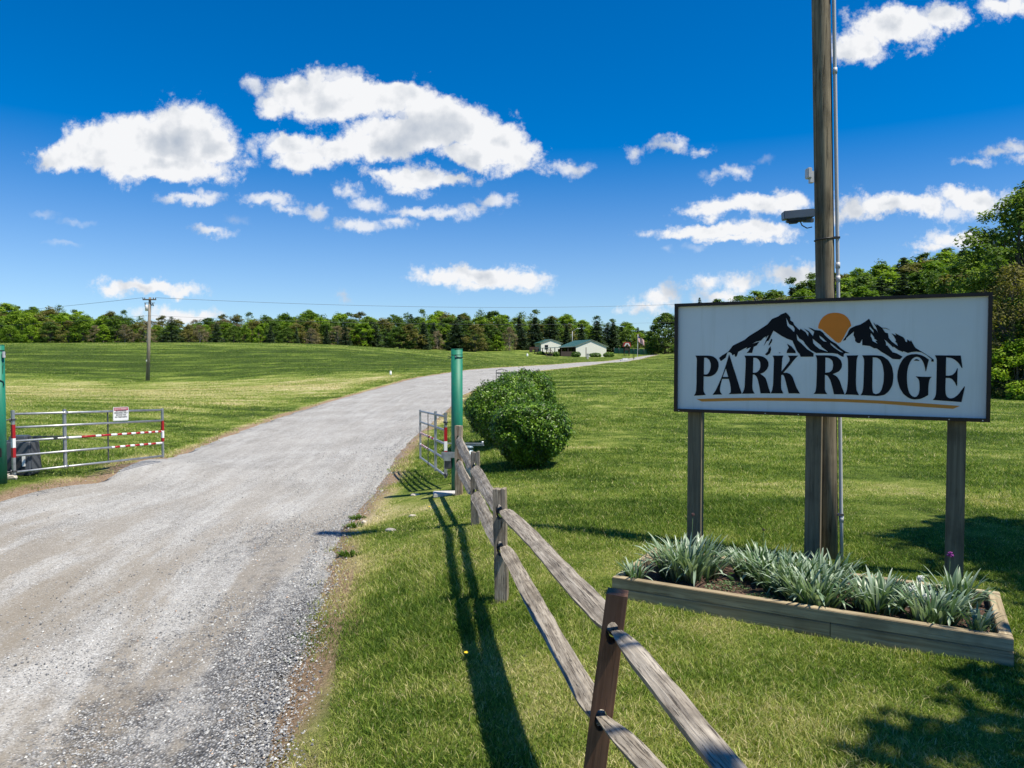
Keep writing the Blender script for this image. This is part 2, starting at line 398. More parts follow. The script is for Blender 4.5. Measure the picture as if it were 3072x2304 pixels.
def road_in(X, Y):
    """signed distance-ish inside the road (positive inside)"""
    Yc = np.clip(Y, 2.2, 262)
    l = np.interp(Yc, EY, EXL); r = np.interp(Yc, EY, EXR)
    sl_ = np.interp(Yc, EY, np.gradient(EXL, EY)); sr_ = np.interp(Yc, EY, np.gradient(EXR, EY))
    dl = (X-l)/np.sqrt(1+sl_**2); dr = (r-X)/np.sqrt(1+sr_**2)
    return np.where(Y > 262, -1, np.minimum(dl, dr))

# ground sheet
def spaced(lo, hi, fine, n):
    k = 6.0; t = np.linspace(-1, 1, n); g = np.sinh(t*k)/math.sinh(k)
    return g
gx = np.concatenate([-np.exp(np.linspace(math.log(1400), math.log(14), 90)), np.linspace(-13.8, 13.8, 185), np.exp(np.linspace(math.log(14), math.log(1400), 90))])
gy = np.concatenate([-np.exp(np.linspace(math.log(900), math.log(2), 26)), np.linspace(-1.8, 26, 180), np.exp(np.linspace(math.log(26.3), math.log(330), 170)), np.exp(np.linspace(math.log(345), math.log(2500), 24))])
GX, GY = np.meshgrid(gx, gy)
GZ = terr(GX, GY)
ins = road_in(GX, GY)
GZ = GZ - .10*np.clip((ins-.12)/.35, 0, 1) + .012*fbm2(GX, GY, 1.1, 3)
Vg = np.stack([GX.ravel(), GY.ravel(), GZ.ravel()], 1)
ny, nx = GX.shape
idx = np.arange(ny*nx).reshape(ny, nx)
Fg = np.stack([idx[:-1, :-1], idx[:-1, 1:], idx[1:, 1:], idx[1:, :-1]], -1).reshape(-1, 4)
def dryness(X, Y):
    d = .25+.22*fbm2(X, Y, .55, 11)+.20*fbm2(X, Y, 2.1, 12)+.14*fbm2(X, Y, 6.5, 13)
    left = np.clip((-X+road_dummy(Y))/4, 0, 1)
    band = np.exp(-((Y-58)/14)**2)*left
    foot = np.clip(1-np.abs(Y-44)/26, 0, 1)*left
    bank = np.clip((Y-69)/5, 0, 1)*np.clip((107-Y)/6, 0, 1)*np.clip((-X+2)/12, 0, 1)
    d = d+.36*band+.25*foot-.26*bank
    e = road_in(X, Y)
    d = d+.75*np.exp(-((e+.10)/.30)**2)*(.6+.6*fbm2(X, Y, 1.7, 5))
    d = d+.28*np.exp(-((X-1.9)**2+(Y-4.9)**2)/2.8)+.25*np.exp(-((X+1.5)**2+(Y-12)**2)/2.5)+.2*np.exp(-((X-.4)**2+(Y-5.2)**2)/.5)
    return np.clip(d, 0, 1)
def road_dummy(Y): return np.interp(np.clip(Y, 2.2, 262), EY, EXL)
cg = np.zeros((len(Vg), 3), np.float32)
cg[:, 0] = dryness(GX, GY).ravel()
cg[:, 1] = np.clip((road_in(GX, GY)+.34+.22*fbm2(GX, GY, 1.9, 35))/.26, 0, 1).ravel()
def ground_fn(t):
    a = t.n('ShaderNodeAttribute', attribute_name='tint'); sp = t.n('ShaderNodeSeparateColor', inp={0: a.outputs['Color']})
    p = gcoord(t)
    ns = t.noise(p, 18, 6, .7); nl = t.noise(p, .35, 4, .6); nm = t.noise(p, 2.2, 5, .65)
    stripe = t.noise(t.vm('MULTIPLY', p, (.05, .55, 0)), 1.0, 4, .6)     # mowing lines running across the field
    far = t.noise(t.vm('MULTIPLY', p, (.7, 1.6, 0)), 1.3, 6, .75)
    k = t.math('MULTIPLY_ADD', t.math('SUBTRACT', nm, .5), .55, sp.outputs[0])
    k = t.math('MULTIPLY_ADD', t.math('SUBTRACT', ns, .5), .65, k)
    k = t.math('MULTIPLY_ADD', t.math('SUBTRACT', stripe, .5), 1.35, k)
    k = t.math('MULTIPLY_ADD', t.math('SUBTRACT', far, .5), .85, k)
    k = t.math('MULTIPLY_ADD', t.math('SUBTRACT', nl, .5), .25, k)
    c = t.ramp(k, [(0, (.040, .066, .012)), (.25, (.115, .170, .025)), (.52, (.235, .275, .058)), (.80, (.45, .41, .18)), (1, (.55, .47, .28))])
    dirt = t.ramp(t.noise(p, 30, 5, .7), [(.3, (.17, .10, .055)), (.7, (.46, .34, .23))])
    c = t.mix(t.math('MULTIPLY', sp.outputs[1], t.smooth(nm, .22, .42)), c, dirt)
    return pbsdf(t, c, .95, 0, t.noise(p, 26, 6, .75), .9, .06, .1)
M_ground = mat('lawn_ground', ground_fn)
g = obj('ground', npmesh('ground', Vg, Fg, M_ground, col=cg, smooth=True)); g['kind'] = 'structure'

# gravel road
NA = 60
tt = np.linspace(0, 1, NA)
RX = EXL[:, None]*(1-tt)+EXR[:, None]*tt; RY = np.repeat(EY[:, None], NA, 1)
edge = np.minimum(tt, 1-tt)[None]
jit = (fbm2(RX*0+np.where(tt < .5, 0, 50)[None], RY, 2.0, 21)*.20+fbm2(RX*0+np.where(tt < .5, 0, 50)[None], RY, 7.0, 22)*.10)*(edge < .02)
RX = RX + jit
RZ = terr(RX, RY)+np.clip(edge*12, 0, 1)*.035-.02 + .012*fbm2(RX, RY, 1.6, 8)*np.clip(edge*6, 0, 1)
# wheel ruts
wdt = (EXR-EXL)[:, None]
Vr = np.stack([RX.ravel(), RY.ravel(), RZ.ravel()], 1); ir = np.arange(RX.size).reshape(RX.shape)
Fr = np.stack([ir[:-1, :-1], ir[:-1, 1:], ir[1:, 1:], ir[1:, :-1]], -1).reshape(-1, 4)
cr_ = np.zeros((len(Vr), 3), np.float32); cr_[:, 0] = np.repeat(tt[None], len(EY), 0).ravel()
nearR = np.clip((16-RY)/12, 0, 1)
cr_[:, 1] = nearR.ravel(); cr_[:, 2] = np.clip(edge*1.0, 0, 1).repeat(len(EY), 0).ravel()
def road_fn(t):
    a = t.n('ShaderNodeAttribute', attribute_name='tint'); sp = t.n('ShaderNodeSeparateColor', inp={0: a.outputs['Color']})
    acr, near, ed = sp.outputs
    p = gcoord(t)
    # along-road streaking: stretch noise in the (across, distance) frame
    q = t.n('ShaderNodeCombineXYZ', inp={0: t.math('MULTIPLY', acr, 9.0), 1: t.math('MULTIPLY', t.n('ShaderNodeSeparateXYZ', inp={0: p}).outputs[1], .22), 2: 0.0}).outputs[0]
    st = t.noise(q, 1.0, 5, .6, dist=.4)
    big = t.noise(p, .55, 5, .62)
    pe = t.n('ShaderNodeTexVoronoi', feature='F1', inp={'Vector': p, 'Scale': 42.0}); pc = pe.outputs['Color']; pd = pe.outputs['Distance']
    pe2 = t.n('ShaderNodeTexVoronoi', feature='F1', inp={'Vector': t.vm('ADD', p, (3, 7, 1)), 'Scale': 85.0})
    ps = t.n('ShaderNodeSeparateColor', inp={0: pc}).outputs[0]
    ps2 = t.n('ShaderNodeSeparateColor', inp={0: pe2.outputs['Color']}).outputs[0]
    fine = t.noise(p, 160, 3, .7)
    # looseness: where loose crushed stone covers the packed fines
    right = t.smooth(acr, .55, .80)
    left = t.smooth(acr, .14, .03)
    loose = t.math('ADD', t.math('MULTIPLY', t.math('MAXIMUM', t.math('MULTIPLY', right, near), t.math('MULTIPLY', left, .6)), .62), t.math('MULTIPLY_ADD', st, 1.1, -.62), clamp=True)
    st2 = t.noise(t.vm('MULTIPLY', q, (2.2, 1.6, 0)), 1.0, 6, .65, dist=.8)
    dv = t.math('ADD', t.math('MULTIPLY', fine, .34), t.math('ADD', t.math('MULTIPLY', big, .22), t.math('ADD', t.math('MULTIPLY', st2, .26), t.math('MULTIPLY', t.noise(p, 11, 5, .7), .20))))
    dust = t.ramp(dv, [(.36, (.155, .145, .13)), (.48, (.30, .285, .262)), (.58, (.44, .425, .40)), (.68, (.56, .55, .53))])
    dust = t.mix(t.math('MULTIPLY', t.smooth(ps2, .30, .12), .65), dust, (.13, .13, .135))
    dust = t.mix(t.math('MULTIPLY', t.smooth(ps2, .80, .92), .55), dust, (.62, .62, .61))
    brown = t.smooth(t.noise(t.vm('ADD', q, (5, 9, 0)), .9, 5, .6), .42, .56, 0, .9)
    dust = t.mix(t.math('MULTIPLY', brown, t.math('MULTIPLY_ADD', near, .95, .12)), dust, (.225, .190, .145))
    stone = t.ramp(t.math('MULTIPLY_ADD', ps, .6, t.math('MULTIPLY', ps2, .4)), [(.12, (.055, .057, .062)), (.35, (.21, .21, .215)), (.6, (.37, .37, .37)), (.85, (.60, .59, .57)), (.97, (.62, .42, .28))])
    gaps = t.smooth(pd, .30, .52)
    stone = t.mix(t.math('MULTIPLY', gaps, .75), stone, (.045, .042, .040))
    spk = t.math('MULTIPLY', t.smooth(ps, .86, .90), t.smooth(pd, .45, .30))
    f = t.math('MAXIMUM', t.smooth(t.math('ADD', loose, t.math('MULTIPLY', t.math('SUBTRACT', t.noise(p, 7, 5, .7), .5), .9)), .22, .60), t.math('MULTIPLY', spk, .7))
    c = t.mix(f, dust, stone)
    hb = t.math('MULTIPLY', t.math('SUBTRACT', .6, pd), t.math('MULTIPLY_ADD', f, .9, .12))
    return pbsdf(t, c, .92, 0, hb, 1.0, .022, .2)
M_road = mat('gravel', road_fn)
r_ = obj('road', npmesh('road', Vr, Fr, M_road, col=cr_, smooth=True)); r_['kind'] = 'structure'

# ------------------------------------------------------------------ grass blades (stuff)
def blades(n, Dlo, Dhi, pw, hmin, hmax, wid, tri=False, umax=.86, seed=1, mode='lawn'):
    r = np.random.default_rng(seed)
    # area density falls as 1/D^2 beyond pw
    t = r.random(n)
    A1 = (pw**2-Dlo**2)/2 if pw > Dlo else 0; A2 = pw**2*math.log(Dhi/max(pw, Dlo)); k = A1/(A1+A2)
    D = np.where(t < k, np.sqrt(Dlo**2+t/max(k, 1e-9)*(max(pw, Dlo)**2-Dlo**2)), max(pw, Dlo)*np.exp((t-k)/(1-k)*math.log(Dhi/max(pw, Dlo))))
    X = D*r.uniform(-umax, umax, n)+r.normal(0, .4, n); Y = D
    e = road_in(X, Y)
    rag = fbm2(X, Y, 2.6, 31)*.14+fbm2(X, Y, 9, 32)*.08
    thin = fbm2(X, Y, 1.4, 33)
    keep = (e < .05+rag+r.normal(0, .05, n)) & ~((e > -.22) & (thin+r.normal(0, .35, n) < -.15))
    # not inside the flower bed
    bx, by = bed_local(X, Y)
    keep &= ~((bx > -.02) & (bx < 3.0) & (by > -.02) & (by < 1.24))
    X, Y, e = X[keep], Y[keep], e[keep]; n = len(X)
    Z = terr(X, Y)-.004
    dry = np.clip(dryness(X, Y)+r.normal(0, .20, n)+(r.random(n) < .10)*.45, 0, 1)
    far = np.maximum(1, Y/7.0)
    lush = np.clip(.5+fbm2(X, Y, .8, 41), 0, 1.4)
    h = r.uniform(hmin, hmax, n)*(1-.6*np.exp(-((X+1.75)/.8)**2-((Y-13.2)/2.6)**2))*(.6+.55*lush)*(1+.25*(far-1).clip(0, 1.2))*(1+.7*np.exp(-((X+.75)/.5)**2)*(Y < 9.5))
    wd = wid*r.uniform(.7, 1.3, n)*far**.85
    th = r.uniform(0, 2*math.pi, n); lean = r.uniform(.2, 1.5, n)*h
    dx, dy = np.cos(th), np.sin(th)
    ph = r.uniform(0, 2*math.pi, n); ax_, ay_ = np.cos(ph)*wd/2, np.sin(ph)*wd/2
    base = np.stack([X, Y, Z], 1)
    side = np.stack([ax_, ay_, 0*ax_], 1)
    tip = base+np.stack([dx*lean, dy*lean, h], 1)
    col = np.stack([np.clip(.08+dry*.92, 0, 1), r.uniform(.55, 1.2, n), 0*dry], 1)
    if tri:
        V = np.stack([base-side, base+side, tip], 1).reshape(-1, 3)
        Fc = np.arange(3*n).reshape(n, 3); return V, [Fc], np.repeat(col, 3, 0)
    mid = base+np.stack([dx*lean*.35, dy*lean*.35, h*.62], 1)
    V = np.stack([base-side, base+side, mid+side*.8, mid-side*.8, tip], 1).reshape(-1, 3)
    b = np.arange(n)[:, None]*5
    return V, [b+np.array([[0, 1, 2, 3]]), b+np.array([[3, 2, 4]])], np.repeat(col, 5, 0)
# flower bed frame of reference: front left corner and direction of its front edge
BA = at(1834, 1792, 6.56); BB = at(3042, 2000, 5.08)
BYAW = math.atan2(BB.y-BA.y, BB.x-BA.x); BLEN = math.hypot(BB.x-BA.x, BB.y-BA.y)
def bed_local(X, Y):
    c, s = math.cos(BYAW), math.sin(BYAW)
    return (X-BA.x)*c+(Y-BA.y)*s, -(X-BA.x)*s+(Y-BA.y)*c
M_grass = leafmat('grass_blade', [(.085, .160, .018), (.205, .305, .036), (.410, .440, .110), (.70, .60, .33)], .35, .55, 0, spec=.25)
for nm, a in (('grass', dict(n=620000, Dlo=1.6, Dhi=11, pw=6, hmin=.018, hmax=.052, wid=.0050, seed=1)),
              ('grass', dict(n=420000, Dlo=55, Dhi=150, pw=55, hmin=.03, hmax=.055, wid=.0075, tri=True, seed=3)),
              ('grass', dict(n=620000, Dlo=10, Dhi=60, pw=10, hmin=.022, hmax=.055, wid=.0080, tri=True, seed=2))):
    V, Fs, c = blades(**a)
    o = obj(nm, npmesh(nm, V, Fs, M_grass, col=c)); tag(o, {1: 'short mown green lawn grass with straw coloured patches', 2: 'mown grass of the farther lawn on both sides of the gravel road', 3: 'mown grass of the far field and its bank below the wood'}[a['seed']], 'grass', kind='stuff')
# ------------------------------------------------------------------ entrance sign
SL = at(2023, 1235, 8.34); SR = at(2970, 1266, 6.9)
sd = Vector((SR.x-SL.x, SR.y-SL.y, 0)); SW = sd.length; SYAW = math.atan2(sd.y, sd.x); sd.normalize()
SZ0, SZ1 = 1.535, 2.755; SH = SZ1-SZ0
sign = thing('entrance_sign', 'large white board sign with black mountains, orange sun and PARK RIDGE lettering', 'sign', (SL.x, SL.y, 0), SYAW)
FT = .033
MB().box((SW/2, .035, (SZ0+SZ1)/2), (SW-.02, .03, SH-.02)).build('panel', M_panel, sign)
fr = MB()
for c, d in (((SW/2, .02, SZ0+FT/2), (SW, .10, FT)), ((SW/2, .02, SZ1-FT/2), (SW, .10, FT)), ((FT/2, .02, (SZ0+SZ1)/2), (FT, .097, SH-2*FT)), ((SW-FT/2, .02, (SZ0+SZ1)/2), (FT, .097, SH-2*FT))):
    fr.box(c, d, bev=.003)
fo = fr.build('frame', M_frame, sign)
for x in (.06, SW*.33, SW*.44, SW*.66, SW*.89, SW-.06): MB().cyl((x, -.034, SZ0+.015), (x, -.028, SZ0+.015), .006, 8).build('screw', M_gal, fo)
PW = .155
for px, D in ((2079, 8.2), (2440, 7.62), (2876, 7.0)):
    # project onto the sign line
    u = px-1536; k = u/F
    # solve point on line SL + s*sd with X = k*Y'
    s_ = (k*(SL.y*1.0)-SL.x*1.0)/(sd.x-k*sd.y)
    X = s_
    zb = tz(SL.x+sd.x*s_, SL.y+sd.y*s_)
    p = MB(); p.box((X, .075+PW/2, (SZ0-.001+zb-.3)/2+.12), (PW, PW-.02, SZ0-zb+.3+.24), bev=.004)
    p.build('post', M_ptpost, sign)
# traced artwork: photo pixel -> panel metres through the corner homography
def homog(src, dst):
    A = []
    for (x, y), (u, v) in zip(src, dst):
        A.append([x, y, 1, 0, 0, 0, -u*x, -u*y, -u]); A.append([0, 0, 0, x, y, 1, -v*x, -v*y, -v])
    return np.linalg.svd(np.array(A))[2][-1].reshape(3, 3)
HM = homog([(2028, 917), (2970.7, 870), (2970.7, 1266), (2018, 1235)], [(0, SZ1), (SW, SZ1), (SW, SZ0), (0, SZ0)])
def art(pts, ox, oy, s):
    out = []
    for x, y in pts:
        q = HM @ np.array([ox+x/s, oy+y/s, 1]); out.append((q[0]/q[2], q[1]/q[2]))
    return out
cA = (2060, 1040, 6.506); cB = (2400, 1040, 4.254); cC = (2130, 920, 5.144); cD = (2480, 920, 6.506); cE = (2660, 1040, 8.508)
def smoothpoly(p):
    """round off the shallow corners of a traced outline, keep the sharp ones"""
    P = [Vector(q) for q in p]; n = len(P); out = []
    for i in range(n):
        a, b, c = P[i-1], P[i], P[(i+1) % n]
        d1 = (b-a); d2 = (c-b)
        if d1.length < 1e-6 or d2.length < 1e-6: continue
        ang = d1.angle(d2)
        if ang > .75: out.append(tuple(b)); continue
        for t in (.22, .07) if 1 else (): pass
        m1 = b-d1*.25; m2 = b+d2*.25
        for t in (0, .5, 1):
            q = m1*(1-t)**2+b*2*t*(1-t)+m2*t*t; out.append(tuple(q))
    return out
def decal(name, outer, holes, fr_, material, parent=sign, y=-0.0015-.0+.02, sm=True):
    ol = art(outer, *fr_); hl = [art(h, *fr_) for h in holes]
    if sm: ol = smoothpoly(ol); hl = [smoothpoly(h) for h in hl]
    return MB().prism(ol, hl, Matrix.Translation((0, y-.0025, 0)), .004).build(name, material, parent)
LET = [
 (cA, [(145,183),(395,180),(480,195),(545,245),(580,310),(583,390),(560,470),(510,540),(440,578),(380,590),(293,583),(288,700),(283,820),(290,890),(325,945),(215,955),(98,962),(130,915),(145,850),(155,700),(160,500),(172,240)],
  [[(308,222),(360,225),(405,262),(432,330),(433,400),(410,480),(380,530),(345,548),(297,545),(300,400)]]),
 (cA, [(785,155),(815,240),(860,400),(910,560),(950,700),(985,820),(1015,900),(1012,918),(890,925),(765,928),(805,890),(808,820),(795,720),(772,630),(645,632),(615,740),(597,830),(605,890),(640,937),(540,938),(455,943),(510,870),(555,780),(640,590),(710,400),(760,240)],
  [[(718,425),(762,592),(658,592)]]),
 (cA, [(1080,178),(1340,175),(1430,190),(1500,235),(1540,300),(1540,370),(1510,440),(1450,500),(1378,528),(1440,570),(1485,620),(1510,700),(1535,800),(1566,885),(1570,910),(1470,910),(1380,912),(1360,780),(1330,640),(1305,580),(1275,548),(1235,542),(1230,650),(1222,780),(1230,850),(1265,915),(1150,918),(1022,920),(1050,870),(1075,790),(1085,600),(1098,400),(1105,230)],
  [[(1250,215),(1310,220),(1355,255),(1382,310),(1383,390),(1365,450),(1320,495),(1280,508),(1237,505),(1243,350)]]),
 (cA, [(1620,172),(1830,170),(1805,225),(1790,480),(1860,390),(1950,270),(1950,220),(1915,170),(2115,168),(2040,245),(1960,350),(1825,505),(1900,505),(1960,530),(2005,590),(2040,690),(2080,800),(2145,912),(2030,908),(1925,910),(1900,800),(1860,640),(1840,570),(1815,542),(1785,550),(1778,700),(1780,820),(1822,910),(1700,910),(1576,910),(1605,850),(1625,740),(1635,500),(1648,230)], []),
 (cB, [(158,104),(350,104),(430,120),(480,165),(495,215),(490,260),(455,310),(375,343),(430,375),(465,430),(490,510),(520,580),(527,605),(470,604),(390,603),(375,530),(345,420),(310,365),(275,352),(275,450),(273,540),(285,575),(305,602),(220,600),(130,600),(155,570),(165,500),(173,300),(175,150)],
  [[(282,132),(330,138),(370,170),(383,225),(372,285),(340,318),(280,327),(280,230)]]),
 (cB, [(552,104),(702,100),(682,150),(675,300),(673,470),(680,550),(712,613),(625,608),(531,606),(555,560),(568,450),(572,300),(570,150)], []),
 (cB, [(752,100),(920,98),(1010,105),(1090,160),(1140,250),(1157,360),(1145,480),(1100,560),(1040,610),(960,625),(850,618),(732,614),(755,580),(768,510),(775,300),(778,150)],
  [[(888,125),(940,128),(985,155),(1015,220),(1033,320),(1030,440),(1005,540),(975,585),(930,600),(895,585),(883,540),(885,300)]]),
 (cE, [(1015,300),(985,420),(945,598),(930,598),(915,500),(880,390),(830,300),(770,245),(710,225),(640,240),(575,290),(520,380),(480,480),(455,620),(448,760),(455,900),(480,1060),(520,1170),(580,1240),(650,1272),(710,1258),(760,1190),(782,1080),(780,950),(770,850),(740,790),(675,732),(850,742),(1093,742),(1045,800),(1025,880),(1010,1000),(1010,1215),(920,1270),(820,1315),(700,1335),(590,1330),(480,1285),(360,1190),(270,1050),(215,880),(197,740),(210,590),(260,430),(340,290),(440,200),(550,165),(680,155),(800,175),(920,230)], []),
 (cE, [(1170,185),(1845,185),(1895,508),(1875,508),(1800,390),(1700,300),(1600,250),(1463,235),(1463,708),(1540,712),(1640,690),(1710,620),(1755,520),(1770,520),(1765,750),(1762,975),(1745,975),(1700,880),(1630,800),(1560,770),(1460,770),(1455,1080),(1470,1200),(1510,1270),(1580,1305),(1680,1290),(1790,1210),(1950,988),(1968,992),(1885,1398),(1500,1370),(1125,1345),(1180,1290),(1215,1180),(1220,700),(1222,280)], [])]
for fr_, o_, h_ in LET: decal('letter', o_, h_, fr_, M_ink)
# mountains
decal('mountain_emblem', [(110,795),(155,757),(250,700),(320,605),(400,565),(500,515),(570,455),(700,375),(850,275),(915,195),(1020,150),(1050,125),(1130,92),(1165,125),(1195,165),(1195,210),(1240,240),(1255,280),(1340,365),(1350,335),(1430,390),(1466,455),(1474,400),(1405,335),(1480,375),(1540,450),(1560,380),(1510,345),(1470,315),(1530,335),(1570,355),(1650,362),(1695,395),(1720,430),(1820,520),(1900,565),(1960,625),(2040,680),(2105,705),(2035,706),(2015,720),(2010,765),(1985,760),(1920,720),(1840,707),(1700,706),(1590,708),(1500,660),(1420,570),(1395,525),(1330,485),(1288,415),(1300,510),(1360,560),(1450,650),(1550,715),(1545,765),(1350,768),(1335,725),(1310,700),(1290,670),(1260,600),(1225,520),(1150,495),(1060,450),(1000,410),(938,370),(905,440),(860,530),(838,528),(790,605),(820,530),(866,440),(842,458),(820,490),(824,460),(790,480),(745,525),(680,540),(610,575),(722,541),(680,600),(635,620),(610,715),(528,715),(560,680),(592,628),(545,645),(520,660),(538,626),(470,660),(400,700),(375,770),(350,775),(345,735),(310,755),(300,725),(270,705),(235,712),(210,790),(135,845)],
      [[(1130,165),(1180,270),(1240,300),(1262,345),(1254,390),(1150,295)], [(1532,485),(1600,540),(1663,590),(1670,612),(1775,690),(1640,645),(1580,600),(1545,560)],
       [(1635,435),(1690,475),(1750,535),(1700,525),(1650,480)], [(1802,545),(1860,590),(1920,640),(2010,697),(1960,688),(1860,620),(1815,580)]], cC, M_ink, sm=False)
for q in ([(905,495),(920,505),(910,545),(870,600),(860,590),(880,545)], [(890,610),(900,660),(880,720),(835,752),(820,742),(805,735),(850,690),(860,650)],
          [(1145,570),(1210,610),(1270,680),(1275,712),(1135,712),(1145,665),(1170,630)], [(1022,705),(1034,702),(1040,712),(1030,718)]):
    decal('mountain_emblem', q, [], cC, M_ink, sm=False)
decal('mountain_emblem', [(255,655),(280,610),(330,540),(370,450),(400,410),(500,360),(590,335),(680,280),(762,218),(810,310),(860,405),(890,420),(938,485),(902,390),(845,290),(912,355),(900,320),(940,340),(1015,390),(1095,395),(1185,440),(1090,405),(1022,402),(1050,440),(1075,480),(1135,500),(1150,590),(1210,660),(1333,748),(1312,690),(1270,650),(1292,655),(1288,620),(1240,540),(1205,500),(1298,540),(1275,495),(1430,570),(1465,610),(1480,655),(1510,670),(1515,615),(1580,655),(1585,625),(1640,720),(1680,780),(1850,880),(1960,950),(2045,1010),(2040,1050),(1995,1045),(2000,1000),(1900,920),(1800,865),(1700,852),(1600,862),(1530,880),(1440,845),(1430,860),(1340,825),(1244,757),(1238,775),(1170,710),(1060,615),(1095,680),(1100,740),(1120,735),(1170,800),(1230,870),(1310,890),(1425,955),(1375,1008),(1230,1000),(1170,960),(1090,910),(1000,860),(950,820),(910,795),(860,795),(780,750),(630,735),(630,615),(590,695),(540,695),(490,655),(490,600),(460,545),(470,470),(420,510),(320,600),(310,635)],
      [[(775,365),(850,450),(855,495),(800,440),(770,400)], [(800,500),(860,570),(870,610),(928,643),(890,647),(930,705),(830,650),(815,590),(795,560)]], cD, M_ink, sm=False)
decal('mountain_emblem', [(625,325),(660,295),(700,287),(745,305),(775,332)], [], cE, M_ink, sm=False)
decal('sun_emblem', [(1620,325),(1625,280),(1650,215),(1700,150),(1770,105),(1850,88),(1930,88),(2010,110),(2070,155),(2110,215),(2130,285),(2090,320),(2045,400),(2010,470),(1965,540),(1930,550),(1890,530),(1800,450),(1720,385),(1680,345),(1640,335)], [], cC, M_orange)
decal('underline', [(82,158.6),(200,155.5),(300,154),(452,154)] if 0 else [((2082.3-2400)*4.254,(1197.5-1040)*4.254),((2167.6-2400)*4.254,(1194.5-1040)*4.254),((2260-2400)*4.254,(1193.2-1040)*4.254),(0,653),(500,663),(1000,683),(1500,712),(2030,750),(1940,787),(1500,760),(1000,722),(500,700),(0,692),((2260-2400)*4.254,(1201.7-1040)*4.254),((2167.6-2400)*4.254,(1203.2-1040)*4.254),((2098.4-2400)*4.254,(1205.2-1040)*4.254)], [], cB, M_gold, sm=False)

# ------------------------------------------------------------------ flower bed
bed = thing('raised_flower_bed', 'long timber edged flower bed full of strap leaved plants in front of the big sign', 'flower bed', (BA.x, BA.y, 0), BYAW)
BW = 1.22; BT = .085
zA = tz(BA.x, BA.y)
def board(x0, x1, y0, y1, z0, z1, name='board', rz=0):
    # long axis local X so the grain runs along it
    if x1-x0 > y1-y0:
        MB().box((0, 0, 0), (x1-x0, y1-y0, z1-z0), bev=.005).build(name, M_board, bed, ((x0+x1)/2, (y0+y1)/2, (z0+z1)/2))
    else:
        MB().box((0, 0, 0), (y1-y0, x1-x0, z1-z0), bev=.005).build(name, M_board, bed, ((x0+x1)/2, (y0+y1)/2, (z0+z1)/2), (0, 0, math.pi/2))
for z0, z1, k in ((-.10, .068, 0), (.071, .165, 1)):
    e = .003*k
    if k:
        board(-.0+e, BLEN-e, e, BT, z0, z1)
    else:
        board(0, 1.82, 0, BT, z0, z1); board(1.823, BLEN, 0, BT, z0, z1)
    board(.0, BLEN, BW-BT, BW, z0, z1)
    board(e, BT+e, BT+.002, BW-BT-.002, z0, z1); board(BLEN-BT-e, BLEN-e, BT+.002, BW-BT-.002, z0, z1)
# soil, slightly mounded
xs = np.linspace(BT-.01, BLEN-BT+.01, 90); ys = np.linspace(BT-.01, BW-BT+.01, 36); SX, SY = np.meshgrid(xs, ys)
SZ = .085+.022*fbm2(SX, SY, 6, 51)+.012*fbm2(SX, SY, 30, 52)
i_ = np.arange(SX.size).reshape(SX.shape)
obj('soil', npmesh('soil', np.stack([SX.ravel(), SY.ravel(), SZ.ravel()], 1), np.stack([i_[:-1, :-1], i_[:-1, 1:], i_[1:, 1:], i_[1:, :-1]], -1).reshape(-1, 4), M_soil, smooth=True), bed)
def bedpt(x, y, z=.085):
    c, s = math.cos(BYAW), math.sin(BYAW)
    return Vector((BA.x+x*c-y*s, BA.y+x*s+y*c, z))
M_daff = leafmat('strap_leaf', [(.045, .110, .030), (.190, .275, .165), (.400, .480, .370)], .22, .38, .15, spec=.5)
def strap_clump(seed, n, rx, ry, h, spread=.5):
    """tuft of arching strap leaves, each a curved ribbon with a fold"""
    r = np.random.default_rng(seed); V = []; Fc = []; C = []
    for i in range(n):
        dead = r.random() < .07
        a = r.uniform(0, 6.283); rr = math.sqrt(r.random()); bx, by = rx*rr*math.cos(a)*.62, ry*rr*math.sin(a)*.62
        th = a+r.normal(0, .7)
        L = h*r.uniform(.65, 1.15); bend = r.uniform(.3, 1.5)*spread; wd = r.uniform(.0080, .0140)
        # midrib
        ang = r.uniform(.02, .35)+.3*rr; p = Vector((bx, by, 0)); K = 8
        tw = r.uniform(-.6, .6); droop = bend*(1.6 if r.random() < .8 else 3.0)/K
        kink = r.integers(3, 8) if r.random() < .18 else 99
        base = len(V); tint = r.uniform(.15, 1.0)
        for k in range(K+1):
            s = k/K
            side = Vector((-math.sin(th+tw*s), math.cos(th+tw*s), 0))
            w_ = wd*(1-.15*s)*(1 if s < .8 else max(.12, (1-s)/.2))
            V += [p-side*w_, p+Vector((0, 0, -.002)), p+side*w_]
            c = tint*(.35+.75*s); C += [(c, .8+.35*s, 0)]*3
            d = Vector((math.cos(th)*math.sin(ang), math.sin(th)*math.sin(ang), math.cos(ang)))
            p = p+d*(L/K); ang += droop*(s*1.6+.25)
            if k == kink: ang += 1.1
        for k in range(K):
            b = base+3*k
            Fc += [(b, b+1, b+4, b+3), (b+1, b+2, b+5, b+4)]
    return np.array([tuple(v) for v in V]), np.array(Fc), np.array(C)
